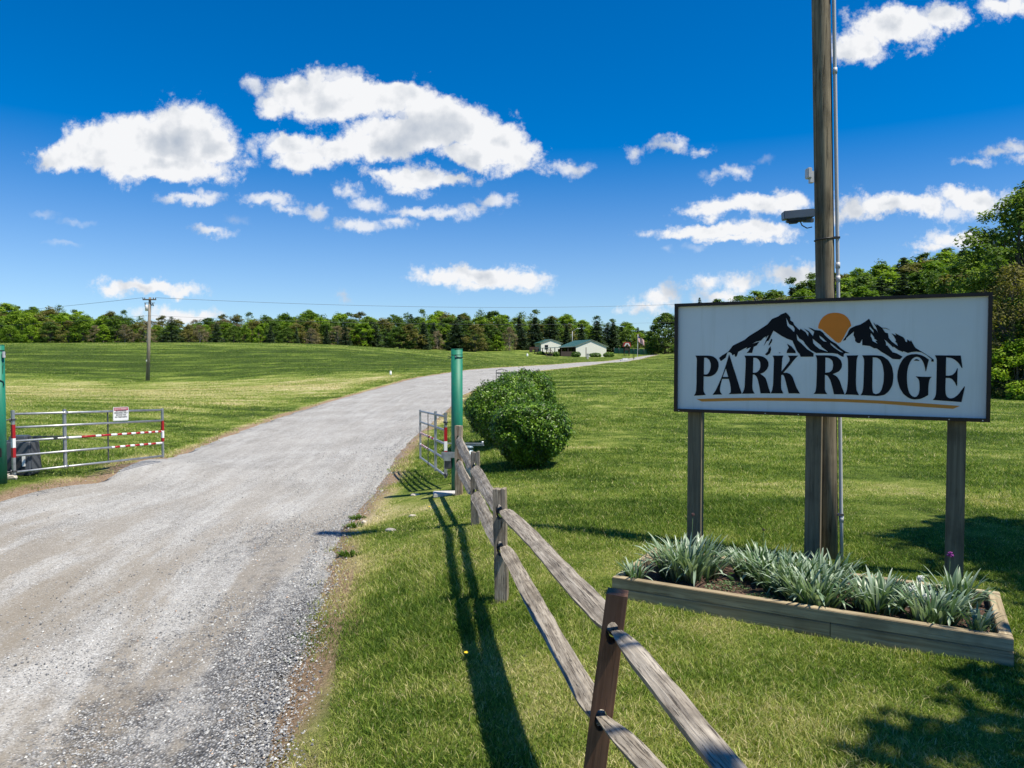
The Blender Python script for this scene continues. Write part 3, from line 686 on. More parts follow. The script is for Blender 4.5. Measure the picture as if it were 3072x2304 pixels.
clumps = [  # bed x, bed y, leaves, rx, ry, height, label
 (.16, .20, 26, .07, .07, .30, 'small upright tuft of strap leaves in the left front corner of the flower bed'),
 (.52, .62, 190, .30, .26, .46, 'broad leafy clump below the left sign post'),
 (1.12, .90, 120, .24, .18, .40, 'strap leaved clump at the back edge, between left and middle sign posts'),
 (1.42, .62, 150, .26, .24, .42, 'dense strap leaved clump just left of the middle sign post'),
 (1.70, .82, 100, .22, .18, .40, 'strap leaved clump at the foot of the utility pole and middle sign post'),
 (1.66, .34, 150, .24, .20, .40, 'large arching clump spilling toward the front board, in the middle of the bed'),
 (2.12, .45, 110, .20, .18, .38, 'strap leaved clump right of the middle arching one'),
 (2.52, .34, 90, .18, .16, .38, 'upright strap leaved clump in front of the right sign post'),
 (2.70, .84, 50, .14, .14, .42, 'loose tall leafy clump behind and right of the right sign post'),
 (2.80, .20, 24, .06, .06, .28, 'narrow dark leaved tuft in the right front corner of the flower bed')]
for i, (x, y, n, rx, ry, h, lab) in enumerate(clumps):
    V, Fq, C = strap_clump(100+i, int(n*1.5), rx*1.42, ry*1.42, h*.84)
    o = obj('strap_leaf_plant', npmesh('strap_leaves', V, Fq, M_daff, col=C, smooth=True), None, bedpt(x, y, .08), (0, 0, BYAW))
    tag(o, lab, 'plant', 'strap leaved clumps in the flower bed')
M_low = leafmat('low_leaf', [(.06, .12, .04), (.12, .20, .07), (.26, .33, .19)], .25, .5, .1)
M_mulchchip = leafmat('mulch_chip', [(.05, .03, .022), (.13, .075, .05), (.26, .17, .12)], 0, .9, 0)
def leafy(n, rx, ry, hz, ls, seed, dome=True, tint=(.1, .9)):
    r = np.random.default_rng(seed)
    a = r.uniform(0, 6.283, n); rr = np.sqrt(r.random(n)); z = r.random(n)*hz*(1-rr**2 if dome else 1)+.004
    P = np.stack([rx*rr*np.cos(a), ry*rr*np.sin(a), z], 1)
    return leafquads(P, ls, r, up=.6, tint=tint)
def leafquads(P, ls, r, up=.4, tint=(0, 1), out=None, ar=.62, light=(.75, 1.2)):
    n = len(P)
    nrm_ = r.normal(0, 1, (n, 3)); nrm_[:, 2] = np.abs(nrm_[:, 2])+up
    if out is not None: nrm_ = nrm_+out*1.3
    nrm_ /= np.linalg.norm(nrm_, axis=1)[:, None]
    t = np.cross(nrm_, r.normal(0, 1, (n, 3))); t /= np.linalg.norm(t, axis=1)[:, None]; b = np.cross(nrm_, t)
    s = (ls*r.uniform(.65, 1.3, n))[:, None]
    fold = nrm_*s*.12
    V = np.stack([P-t*s, P+b*s*ar*.55-fold*0, P+t*s+fold, P-b*s*ar*.55], 1).reshape(-1, 3)
    Fq = np.arange(4*n).reshape(n, 4)
    tr = np.asarray(tint, float) if not isinstance(tint, tuple) else None
    c0 = r.uniform(tint[0], tint[1], n) if tr is None else np.clip(tr+r.normal(0, .08, n), 0, 1)
    C = np.repeat(np.stack([c0, r.uniform(light[0], light[1], n), 0*c0], 1), 4, 0)
    return V, Fq, C
V, Fq, C = leafy(260, .20, .16, .05, .016, 61)
o = obj('ground_cover_plant', npmesh('low_leaves', V, Fq, M_low, col=C), None, bedpt(.92, .44, .09)); tag(o, 'pale low creeping plant beside the bare mulch in the flower bed', 'plant')
V, Fq, C = leafy(300, .18, .12, .05, .014, 62)
o = obj('ground_cover_plant', npmesh('low_leaves', V, Fq, M_low, col=C), None, bedpt(1.25, .26, .09)); tag(o, 'low green creeping plant at the front of the bare mulch patch', 'plant')
V, Fq, C = leafy(420, .24, .24, .09, .018, 63)
o = obj('ground_cover_plant', npmesh('low_leaves', V, Fq, M_low, col=C), None, bedpt(2.72, .42, .09)); tag(o, 'grey green creeping plant filling the right end of the flower bed', 'plant')
# little seedlings on the mulch
for i, (x, y, sl2) in enumerate(((1.02, .55, 'left'), (1.16, .52, 'right'), (.98, .38, 'nearest'))):
    r = np.random.default_rng(70+i); P = np.array([[0, 0, .02+.02*k] for k in range(7)])+r.normal(0, .008, (7, 3))
    V, Fq, C = leafquads(P, .03, r, up=.2)
    o = obj('seedling', npmesh('seedling', V, Fq, M_low, col=C), None, bedpt(x, y, .09)); tag(o, f'tiny bright green seedling on the bare mulch, {sl2} one of three', 'plant', 'seedlings on the mulch')
M_purple = plain('purple_petal', (.28, .03, .26), .6, 0, .3, 60)
M_pwhite = plain('white_petal', (.70, .70, .66), .6, 0, .1, 60)
M_stem = plain('green_stem', (.06, .12, .04), .6)
M_bud = plain('faded_bud', (.10, .05, .05), .8, 0, .3, 60)
def flower(x, y, h, rad, m, lab, z=.085):
    t = thing('flower', lab, 'flower', bedpt(x, y, z))
    MB().tube([(0, 0, 0), (.005, .004, h*.5), (.012, 0, h)], .0022, 6).build('stem', M_stem, t)
    b = MB(); r = random.Random(int(x*100))
    for k in range(26):
        d = Vector((r.gauss(0, 1), r.gauss(0, 1), r.gauss(0, 1))).normalized()
        b.tube([Vector((.012, 0, h)), Vector((.012, 0, h))+d*rad], [.001, rad*.16], 5)
    b.build('flower_head', m, t)
flower(2.62, .55, .50, .024, M_purple, 'single purple ball shaped flower on a tall stem before the right sign post')
flower(1.12, 1.0, .44, .016, M_bud, 'faded dark flower head above the leaves left of the middle sign post')
flower(.50, .80, .55, .018, M_bud, 'faded flower head rising beside the left sign post')
for x, y, h, wl in ((2.42, .62, .26, 'tallest of the white flowers left of the right sign post'), (2.36, .50, .20, 'small white flower in the middle, left of the right sign post'), (2.46, .42, .17, 'lowest white flower, nearest the front board, left of the right sign post')): flower(x, y, h, .030, M_pwhite, wl)
# mulch chips (uncountable)
r = np.random.default_rng(77); n = 1500; x = r.uniform(.1, 2.9, n); y = r.uniform(.1, 1.12, n)
c, s = math.cos(BYAW), math.sin(BYAW)
P = np.stack([BA.x+x*c-y*s, BA.y+x*s+y*c, .088+.022*fbm2(x, y, 6, 51)+r.uniform(0, .012, n)], 1)
V, Fq, C = leafquads(P, .013, r, up=.8, ar=.5)
o = obj('mulch_chips', npmesh('mulch_chips', V, Fq, M_mulchchip, col=C)); tag(o, 'loose red brown bark chips on the soil of the flower bed', 'mulch', kind='stuff')

# ------------------------------------------------------------------ near utility pole with conduit
pb = at(2490, 1692, 7.85)
pole = thing('utility_pole', 'tall round wooden pole right behind the sign, carrying a grey conduit and a box camera', 'utility pole', (pb.x, pb.y, 0))
zp = tz(pb.x, pb.y)
TOPZ = 6.35
# lean measured from the photograph: centre drifts to the left going up
def pc(py):
    f = (1680-py)/1680.0
    px = 2486-25*(f**1.05)-0
    p = at(px, py, pb.y); return Vector((p.x-pb.x, 0, p.z))
pl = [pc(1680), pc(1400), pc(1100), pc(880), pc(640), pc(400), pc(200), pc(0)]
dirp = (pl[-1]-pl[-2]); pl.append(pl[-1]+dirp*((TOPZ-pl[-1].z)/dirp.z)); pl[0].z = zp-.1
PRAD = [.092, .0905, .089, .088, .087, .086, .085, .084, .084]
PRAD = [r_*1.03 for r_ in PRAD]
MB().tube(pl, PRAD, 28).build('shaft', M_pole, pole)
def pole_x(z):
    for a, b in zip(pl, pl[1:]):
        if a.z <= z <= b.z: return a.x+(b.x-a.x)*(z-a.z)/(b.z-a.z)
    return pl[-1].x
# conduit: grey pipe standing off the right side, with collars
M_conduit = plain('grey_pvc', (.50, .50, .52), .45, 0, .04)
cz_ = [zp-.05, .5, 1.2, 2, 3, 4, 5, 6, 7.5, 8.6]
cp = [Vector((pole_x(min(z, 6.3))+.092+.030-.004*max(0, z-6.3), -.045, z)) for z in cz_]
MB().tube(cp, .0185, 12).build('conduit', M_conduit, pole)
MB().tube([cp[0]+Vector((-.052, .02, 0))]+[c_+Vector((-.030, .03, 0)) for c_ in cp[1:8]], .009, 8).build('cable', M_black, pole)
for z in (.42, 2.98, 3.12, 5.15):
    x = pole_x(z)+.092+.030; MB().cyl((x, -.045, z-.03), (x, -.045, z+.03), .0235, 12).build('conduit_coupling', M_conduit, pole)
for z in (3.40, .46):
    x = pole_x(z); b = MB()
    pts = [Vector((x+.094*math.cos(a), .094*math.sin(a), z+.012*math.cos(a))) for a in np.linspace(-math.pi, math.pi, 29)]
    if z > 1: b.tube(pts, .008, 6, caps=False)
    b.box((x+.105, -.05, z+.01), (.07, .045, .022))
    b.build('strap', M_black if z > 1 else M_galdark, pole)
# box camera on the left
cb = at(2398, 642, 7.75)
cc = MB(); cx_ = cb.x-pb.x; cz0 = cb.z
cc.box((0, 0, 0), (.31, .12, .085), bev=.006)
cam_o = cc.build('camera_housing', plain('camera_shell', (.10, .12, .15), .4, .3), pole, (cx_, -.06, cz0), (0, R(-4), R(-6)))
MB().box((-.02, 0, -.058), (.20, .10, .03), bev=.01).box((-.05, 0, -.078), (.08, .06, .02)).build('camera_lens_cover', M_black, cam_o)
MB().box((.12, .02, -.055), (.10, .04, .04)).tube([(.02, .0, -.06), (.05, .01, -.11), (.11, .03, -.135), (.17, .05, -.12)], .006, 6).build('bracket', M_galdark, pole, (cx_, -.06, cz0))
bx_ = at(2429, 518, 7.8)
MB().box((0, 0, 0), (.045, .09, .11), bev=.008).box((.03, 0, -.04), (.04, .05, .12)).build('junction_box', M_conduit, pole, (bx_.x-pb.x, -.02, bx_.z))
# antenna panel on the conduit above the photograph's upper edge; it throws the isolated shadow on the gravel
MB().box((cp[-1].x-.02, -.045, 11.6), (.26, .20, 1.5), bev=.02).cyl((cp[-1].x, -.045, 8.5), (cp[-1].x, -.045, 11.0), .018).build('antenna', M_white, pole)

# ------------------------------------------------------------------ gate posts (green bollards)
def bollard(px, pybase, pytop, D, lab, side):
    b = at(px, pybase, D); top = at(px, pytop, D).z
    t = thing('gate_post', lab, 'gate post', (b.x, b.y, 0), group='green steel gate posts')
    z0 = tz(b.x, b.y)-.2
    m = MB(); m.cyl((0, 0, z0), (0, 0, top), .0985, 40)
    pf = m.build('pipe', M_green, t)
    MB().cyl((0, 0, top-.10), (0, 0, top-.094), .1015, 40).cyl((0, 0, top-.006), (0, 0, top+.004), .1005, 40).build('cap_seam', M_green, t)
    MB().cyl((-.11*side, -.02, top-.145), (-.09*side, -.02, top-.145), .012, 8).tube([Vector((-.115*side-.02*side+.018*math.cos(a), -.02, top-.145+.018*math.sin(a))) for a in np.linspace(0, 6.283, 13)], .004, 6, caps=False).build('eye_bolt', M_galdark, t)
    ca = MB()
    if side > 0:
        ca.tube([(.105*math.cos(a), .105*math.sin(a), top-.125+.02*math.sin(a*2)) for a in np.linspace(-2.4, .1, 14)], .0045, 6)
        ca.build('cable', M_black, t)
        MB().cyl((-.01, -.107, top-.13), (-.01, -.095, top-.13), .014, 12).build('reflector', M_gal, t)
        MB().box((-.13, -.10, .50), (.26, .03, .10), bev=.004).box((-.16, -.115, .46), (.12, .02, .12)).build('latch_bracket', M_gal, t)
        MB().box((-.15, -.06, .37), (.12, .08, .22), bev=.01).build('lock_box', M_galdark, t)
    else:
        ca.tube([(.105*math.cos(a), .105*math.sin(a), top-.095) for a in np.linspace(-1.9, .1, 14)], .004, 6)
        ca.build('cable', M_black, t); ca = MB()
        ca.tube([(.103, -.03, top-.30), (.125, -.03, top-.33), (.12, -.03, top-.37), (.10, -.03, top-.36), (.10, -.03, top-.50)], .004, 6)
        ca.build('cable', M_black, t); ca = MB()
        ca.tube([(.0, -.105, top-.60), (.07, -.09, top-.605), (.105, -.03, top-.64), (.115, -.03, top-.70), (.1, -.03, top-.72)], .007, 6)
        ca.build('cable', M_black, t)
        MB().box((.125, -.03, top-.17), (.03, .05, .11), bev=.006).build('reflector', M_conduit, t)
        MB().box((.02, -.103, .50), (.15, .02, .16), bev=.006).build('lock_box', M_black, t)
    return t
bl = bollard(1371.5, 1480, 1047, 12.6, 'round green steel gate post behind the end of the wooden rail fence', 1)
bl2 = bollard(2.5, 1450, 1035, 12.9, 'round green steel gate post cut off by the left picture edge', -1)

# ------------------------------------------------------------------ five bar gates
def make_gate(hinge, far, z0, lab, with_notice, mirror):
    d = far-hinge; d.z = 0; L = 3.2; yaw = math.atan2(d.y, d.x)
    t = thing('field_gate', lab, 'gate', (hinge.x, hinge.y, z0), yaw, 'tubular steel farm gates')
    sag = -.025; H = [.0, .30, .565, .815, 1.06]
    def zz(x, h): return h*(1-.012*x)+sag*x
    for i, h in enumerate(H):
        MB().cyl((.02, 0, zz(0, h)), (L-.02, 0, zz(L, h)), .0215, 12).build('rail', M_gal, t)
    MB().box((0, 0, .545), (.05, .05, 1.17), bev=.004).build('end_stile', M_gal, t)
    MB().box((L, 0, .53+sag*L-.02), (.042, .042, 1.09), bev=.004).build('end_stile', M_gal, t)
    MB().box((.98, .022*mirror, .54-.025), (.055, .045, 1.15), bev=.004).build('brace', M_gal, t)
    MB().box((1.90, .026*mirror, .50-.045), (.026, .012, 1.08)).build('brace', M_galdark, t)
    # hinges
    for h in (.02, .96):
        MB().cyl((-.16, 0, h), (0, 0, h), .010, 8).box((0, 0, h), (.075, .075, .03), bev=.003).cyl((-.05, 0, h-.05), (-.05, 0, h+.03), .012, 8).build('hinge', M_galdark, t)
    # reflective tape
    def tape(h, xs, m):
        for a, c in xs: MB().cyl((a, 0, zz(a, h)), (c, 0, zz(c, h)), .0225, 12).build('reflective_tape', m, t)
    red3 = []; x = 1.30
    for a, wd in ((1.30, .30), (1.72, .22), (2.08, .11), (2.30, .11), (2.52, .11), (2.72, .11), (2.90, .10), (3.07, .09)): red3.append((a, a+wd))
    wh3 = [(.92, 1.30)]+[(a[1], b[0]) for a, b in zip(red3, red3[1:])]+[(3.16, 3.19)]
    red4 = [(a, a+.12) for a in (2.02, 2.26, 2.49, 2.70, 2.89)]
    wh4 = [(1.95, 2.02)]+[(a[1], b[0]) for a, b in zip(red4, red4[1:])]+[(3.01, 3.18)]
    tape(H[2], red3, M_red); tape(H[2], wh3, M_wtape); tape(H[1], red4, M_red); tape(H[1], wh4, M_wtape)
    for z0_, z1_, m in ((.62, .87, M_red), (.45, .62, M_wtape), (.27, .45, M_red)):
        MB().box((0, 0, (z0_+z1_)/2), (.054, .054, z1_-z0_)).build('reflective_tape', m, t)
    for z0_, z1_, m in ((.56, .78, M_red), (.40, .56, M_wtape), (.32, .40, M_red)) if with_notice else ():
        MB().box((L, 0, (z0_+z1_)/2-.08), (.046, .046, z1_-z0_)).build('reflective_tape', m, t)
    # loose joints on the rails
    for i in (0, 2, 4): MB().cyl((.93, 0, zz(.93, H[i])), (1.03, 0, zz(1.03, H[i])), .026, 12).build('clamp', M_gal, t)
    if with_notice:
        n0 = 1.98; nz = .80; nw, nh = .36, .285
        th_ = yaw
        s = MB(); m_ = Matrix.Translation((n0+nw/2, -.032*mirror, nz+nh/2-.02))@Matrix.Rotation(R(1.6), 4, 'Y')
        def rr(w_, h_, r_, k=5):
            pts = []
            for cx0, cy0, a0 in ((w_/2-r_, h_/2-r_, 0), (-w_/2+r_, h_/2-r_, 90), (-w_/2+r_, -h_/2+r_, 180), (w_/2-r_, -h_/2+r_, 270)):
                for q in range(k+1):
                    a = R(a0+90*q/k); pts.append((cx0+r_*math.cos(a), cy0+r_*math.sin(a)))
            return pts
        s.prism(rr(nw, nh, .025), [], m_, .006)
        so_ = s.build('notice_plate', M_white, t)
        b = MB(); b.prism(rr(nw-.03, .058, .006), [], m_@Matrix.Translation((0, -.002, nh/2-.042)), .003); b.build('notice_header', plain('crimson', (.42, .015, .06), .5), so_)
        o1 = rr(nw-.018, nh-.018, .02); i1 = rr(nw-.024, nh-.024, .018)
        b = MB(); b.prism(o1, [i1], m_@Matrix.Translation((0, -.0012, 0)), .002); b.build('notice_border', plain('grey_ink', (.12, .12, .13), .5), so_)
        for txt, zc, sz, m2 in (('PRIVATE PROPERTY', nh/2-.053, .036, M_white), ('AUTHORIZED', .050, .040, M_ink), ('PERSONNEL ONLY', .008, .040, M_ink), ('BEYOND THIS', -.034, .036, M_ink), ('NO TRESPASSING', -.076, .036, M_ink)):
            cu = bpy.data.curves.new('notice_text', 'FONT'); cu.body = txt; cu.size = sz; cu.align_x = 'CENTER'; cu.extrude = .0004; cu.offset = .0006
            tmp = bpy.data.objects.new('tmp', cu); COL.objects.link(tmp); bpy.context.view_layer.update()
            me = bpy.data.meshes.new_from_object(tmp.evaluated_get(bpy.context.evaluated_depsgraph_get()))
            me.name = 'notice_text'; bpy.data.objects.remove(tmp)
            wd = max(v.co.x for v in me.vertices)-min(v.co.x for v in me.vertices)
            fx = min(1.0, (nw-.05)/wd)
            me.transform(m_@Matrix.Translation((0, -.0042, zc))@Matrix.Rotation(math.pi/2, 4, 'X')@Matrix.Diagonal((fx, 1, 1, 1)))
            me.materials.clear(); me.materials.append(m2); obj('notice_text', me, so_)
    return t
hL = at(42, 1417, 13.3); fL = at(487, 1365, 16.2)
make_gate(hL, fL, hL.z, 'open tubular steel gate with red and white tape and a property notice plate', True, 1)
hR = at(1337, 1427, 13.1); fR = at(1261, 1372, 16.2)
make_gate(hR, fR, hR.z, 'open tubular steel gate seen almost edge on, left of the rail fence', False, 1)

# gate openers
oL = at(63, 1434, 13.9); op = thing('gate_opener', 'dark slope sided gate motor box with stepped chevron front behind the left gate post', 'gate opener', (oL.x, oL.y, tz(oL.x, oL.y)), R(8))
bm = MB()
def frustum(mb, w0, d0, w1, d1, z0, z1, yo=0, bev=0):
    r_ = bmesh.ops.create_cube(mb.bm, size=1)
    for v in r_['verts']:
        up = v.co.z > 0; v.co.x *= (w1 if up else w0); v.co.y = v.co.y*(d1 if up else d0)+yo; v.co.z = z1 if up else z0
    if bev:
        es = list({e for v in r_['verts'] for e in v.link_edges}); bmesh.ops.bevel(mb.bm, geom=es, offset=bev, segments=3, affect='EDGES')
frustum(bm, .58, .46, .52, .36, .0, .64, 0, .035); body = bm.build('cover', M_dark, op)
bm = MB(); frustum(bm, .31, .26, .29, .24, .62, .73, 0, .02); bm.build('cap', M_dark, op)
bm = MB()
for k, (a, hgt, y) in enumerate(((.27, .36, -.236), (.20, .22, -.246))):
    bm.prism([(-a, .0), (-a+.10, .0), (0, hgt-.09), (a-.10, 0), (a, 0), (0.03, hgt), (-.03, hgt)], [], Matrix.Translation((0, y, .0))@Matrix.Rotation(R(-4), 4, 'X'), .03)
bm.build('chevron', M_black, op)
MB().box((.165, -.232, .27), (.05, .02, .20)).build('label_plate', M_white, op)
MB().box((.46, .0, .70), (.62, .04, .022), .04).box((.30, .0, .69), (.12, .07, .05)).box((.60, 0, .66), (.11, .05, .04)).build('arm', M_galdark, op)
oR = at(1408, 1350, 13.4); op2 = thing('gate_opener', 'blue grey gate motor with two flat arms behind the wooden fence post', 'gate opener', (oR.x, oR.y, tz(oR.x, oR.y)), 0)
zt = oR.z-tz(oR.x, oR.y)
M_bg = plain('blue_grey_paint', (.22, .30, .36), .45, .2)
MB().cyl((0, 0, -.1), (0, 0, zt), .068, 18).build('motor', M_bg, op2)
MB().cyl((0, 0, zt), (0, 0, zt+.05), .035, 14).cyl((0, 0, zt+.04), (0, 0, zt+.075), .085, 18, .06).build('cap', M_bg, op2)
aR = [at(1344, 1321, 13.2), at(1446, 1315, 13.5)]
MB().box((-.07, 0, zt+.12), (.66, .045, .018), -.03).box((.02, 0, zt+.085), (.50, .04, .018), .12).cyl((.24, 0, zt+.11), (.24, 0, zt+.16), .022, 10).build('arm', M_gal, op2)
cs = at(1335, 1490, 12.3)
o = MB().box((0, 0, 0), (.40, .28, .07), bev=.012).build('concrete_slab', M_conc, None, (cs.x, cs.y, tz(cs.x, cs.y)+.015), (0, 0, .1)); tag(o, 'small flat concrete slab in the grass at the foot of the right gate post', 'slab')

# ------------------------------------------------------------------ split rail fence
fence = thing('split_rail_fence', 'weathered two rail split timber fence running from the gate toward the camera', 'fence', (0, 0, 0))
def fpost(px, py_top, py_base, D, w_, dpt, yaw, m, holes, lean=0.0, jag=.02, lab=None, seed=0):
    base = at(px, py_base, D); top = at(px, py_top, D).z; zb = min(base.z, tz(base.x, base.y))-.25
    r = random.Random(seed); n = 9
    hw = w_/2
    L_ = []
    for i in range(n+1):                       # right edge going up, then jagged top, then left edge down
        z = zb+(top-zb)*i/n; L_.append((hw+r.uniform(-.006, .004), z))
    tops = [(hw*f, top+r.uniform(-jag, jag*.4)) for f in (.55, .1, -.4)]
    Rr = [(-hw+r.uniform(-.004, .006), zb+(top-zb)*i/n) for i in range(n, -1, -1)]
    outer = L_+tops+Rr
    hs = []
    for hz in holes:
        hs.append([(.034*math.cos(a), hz+.070*math.sin(a)) for a in np.linspace(0, 2*math.pi, 13)[:-1]])
    M_ = Matrix.Translation((0, -dpt/2, 0))
    o_ = MB().prism(outer, hs, M_, dpt).build('post', m, fence, (base.x, base.y, 0), (0, lean, yaw))
    if lab: o_['label'] = lab
    return base
def hz(px, py, D): return at(px, py, D).z
P4 = fpost(1782, 1773, 2460, 3.4, .112, .085, R(-14), M_brown, [hz(1838, 1895, 3.4), hz(1800, 2155, 3.4)], 0, .004, 'smooth reddish brown sawn fence post with square top', 1) if False else None
# the brown post leans, so build it in its own frame
p4b = at(1768, 2440, 3.42); p4t = at(1853, 1776, 3.34)
ax4 = (p4t-p4b); len4 = ax4.length
def hloc(px, py, D): return (at(px, py, D)-p4b).dot(ax4.normalized())
h1, h2 = hloc(1846, 1888, 3.36), hloc(1800, 2148, 3.38)
bm = MB(); hw = .052
bm.prism([(hw, -.3), (hw-.002, len4*.5), (hw-.004, len4), (-hw+.004, len4-.002), (-hw, len4*.5), (-hw, -.3)], [[(.030*math.cos(a), h_+.055*math.sin(a)) for a in np.linspace(0, 2*math.pi, 15)[:-1]] for h_ in (h1, h2)], Matrix.Translation((0, -.042, 0)), .085)
M4 = ax4.to_track_quat('Z', 'Y').to_matrix().to_4x4()
zq = ax4.normalized(); xq = Vector((math.cos(R(-13)), math.sin(R(-13)), 0)); xq = (xq-zq*xq.dot(zq)).normalized(); yq = zq.cross(xq)
o4 = bm.build('post', M_brown, fence, p4b); o4.rotation_euler = Matrix((xq, yq, zq)).transposed().to_euler(); o4['label'] = 'smooth reddish brown sawn fence post, leaning, nearest to the camera'
yw = R(-9)
D3, D2, D1 = 6.6, 9.7, 12.05
fpost(1505, 1466, 1803, D3, .118, .10, yw, M_post, [hz(1510, 1533, D3), hz(1512, 1642, D3)], R(-1), .015, seed=3)
fpost(1426, 1355, 1572, D2, .105, .10, yw, M_post, [hz(1420, 1402, D2), hz(1421, 1480, D2)], R(0), .02, seed=5)
fpost(1377, 1277, 1475, D1, .115, .11, yw, wood('rotten_post', (.13, .06, .03), (.52, .44, .33), 'Z', 1.0, .5), [hz(1374, 1318, D1), hz(1373, 1388, D1)], 0, .008, 'end post with pale wood and rust brown stains, next to the gate', seed=6)
def rail(a, b, w_=.105, h_=.075, seed=0, bow=.02, roll=0.0, te=(.35, .35)):
    """split rail from a to b: irregular five sided section, tapered to tenons at both ends"""
    r = random.Random(seed); a, b = Vector(a), Vector(b); L = (b-a).length; n = 26
    prof = [(-.50, .36), (.05, .50), (.50, .40), (.50, -.28), (.05, -.50), (-.42, -.30)]
    V = []; ph = [r.uniform(0, 6.28) for _ in range(12)]
    for i in range(n+1):
        s = i/n
        e0 = min(1, (s*L)/te[0]) if te[0] else 1; e1 = min(1, ((1-s)*L)/te[1]) if te[1] else 1
        tp = .42+.58*math.sin(min(e0, e1)*math.pi/2)
        wob = bow*math.sin(s*math.pi)*math.sin(s*4+ph[0]); wz = bow*.4*math.sin(s*5.2+ph[1])
        for k, (y, z) in enumerate(prof):
            q = 1+.05*math.sin(s*11+ph[k])+.03*math.sin(s*41+ph[k+4])
            V.append((s*L, y*w_*tp*q+wob, z*h_*tp*q+wz+.002*math.sin(s*60+ph[k])))
    K = len(prof); Fq = [(i*K+k, (i+1)*K+k, (i+1)*K+(k+1) % K, i*K+(k+1) % K) for i in range(n) for k in range(K)]
    V += [(0, 0, 0), (L, 0, 0)]; c0, c1 = len(V)-2, len(V)-1
    T = [(c0, k, (k+1) % K) for k in range(K)]+[(c1, n*K+(k+1) % K, n*K+k) for k in range(K)]
    me = npmesh('rail', np.array(V), [np.array(Fq), np.array(T)], M_rail)
    o_ = obj('rail', me, fence, a); d = (b-a).normalized()
    x = d; y = Vector((0, 0, 1)).cross(x).normalized(); z = x.cross(y)
    o_.rotation_euler = (Matrix((x, y, z)).transposed().to_4x4()@Matrix.Rotation(roll, 4, 'X')).to_euler()
    return o_
def ext(a, b, s, e):
    d = (b-a).normalized(); return a-d*s, b+d*e
# (start at the farther post front) -> (back of the nearer post)
def seg(pa, Da, pb_, Db, seed, **k):
    a = at(pa[0], pa[1], Da); b = at(pb_[0], pb_[1], Db); a, b = ext(a, b, .06, .08); return rail(a, b, seed=seed, **k)
seg((1374, 1316), D1-.06, (1416, 1402), D2+.06, 11, w_=.135, h_=.055, bow=.007, roll=R(52), te=(.25, .25))
seg((1373, 1388), D1-.06, (1417, 1476), D2+.06, 12, w_=.135, h_=.055, bow=.007, roll=R(52), te=(.25, .25))
seg((1422, 1404), D2-.06, (1500, 1530), D3+.06, 13, w_=.135, h_=.058, bow=.007, roll=R(40), te=(.25, .25))
seg((1423, 1482), D2-.06, (1502, 1638), D3+.06, 14, w_=.135, h_=.058, bow=.007, roll=R(40), te=(.25, .25))
seg((1512, 1534), D3-.06, (1842, 1886), 3.42, 15, w_=.122, h_=.062, bow=.007, roll=R(16), te=(.35, .30))
seg((1513, 1644), D3-.06, (1792, 2146), 3.44, 16, w_=.122, h_=.062, bow=.007, roll=R(16), te=(.35, .30))
a = at(1842, 1890, 3.34); b = at(2197, 2318, 2.22); b = a+(b-a)*(2.95/(b-a).length); rail(a, b, .088, .062, 17, .006, R(12), te=(.30, .35))
a = at(1800, 2150, 3.36); b = at(1960, 2318, 2.90); b = a+(b-a)*(2.95/(b-a).length); rail(a, b, .092, .066, 18, .006, R(14), te=(.30, .35))
p5 = a+(b-a)*.98
MB().prism([(.055, -.3), (.055, 1.0), (-.055, 1.0), (-.055, -.3)], [], Matrix.Translation((0, -.05, 0)), .1).build('post', M_post, fence, (p5.x, p5.y+.05, tz(p5.x, p5.y)), (0, 0, R(-9)))

# stones near the road edge
def stone(px, py, D, s, lab, seed):
    r = random.Random(seed); p = at(px, py, D); b = bmesh.new(); bmesh.ops.create_icosphere(b, subdivisions=2, radius=1)
    for v in b.verts:
        k = 1+r.uniform(-.16, .16); v.co = Vector((v.co.x*s[0]*k, v.co.y*s[1]*k, v.co.z*s[2]*k))
    me = bpy.data.meshes.new('stone'); b.to_mesh(me); b.free(); me.materials.append(M_stone)
    o_ = obj('stone', me, None, (p.x, p.y, tz(p.x, p.y)+s[2]*.3), (0, 0, r.uniform(-.3, .3))); tag(o_, lab, 'stone')
stone(1171, 1584, 10.3, (.085, .05, .03), 'largest flat pale stone in the grass between road and fence', 1)
stone(1092, 1561, 11.2, (.04, .035, .028), 'small rounded tan stone on the gravel verge', 2)
stone(1238, 1548, 11.0, (.06, .03, .025), 'thin pale stone in the grass nearest the gate shadow', 3)
stone(25, 1440, 13.3, (.14, .10, .08), 'brown rounded rock against the left gate post', 4)
stone(1245, 1465, 12.9, (.09, .05, .03), 'pale flat stone under the shadow of the right gate', 5)
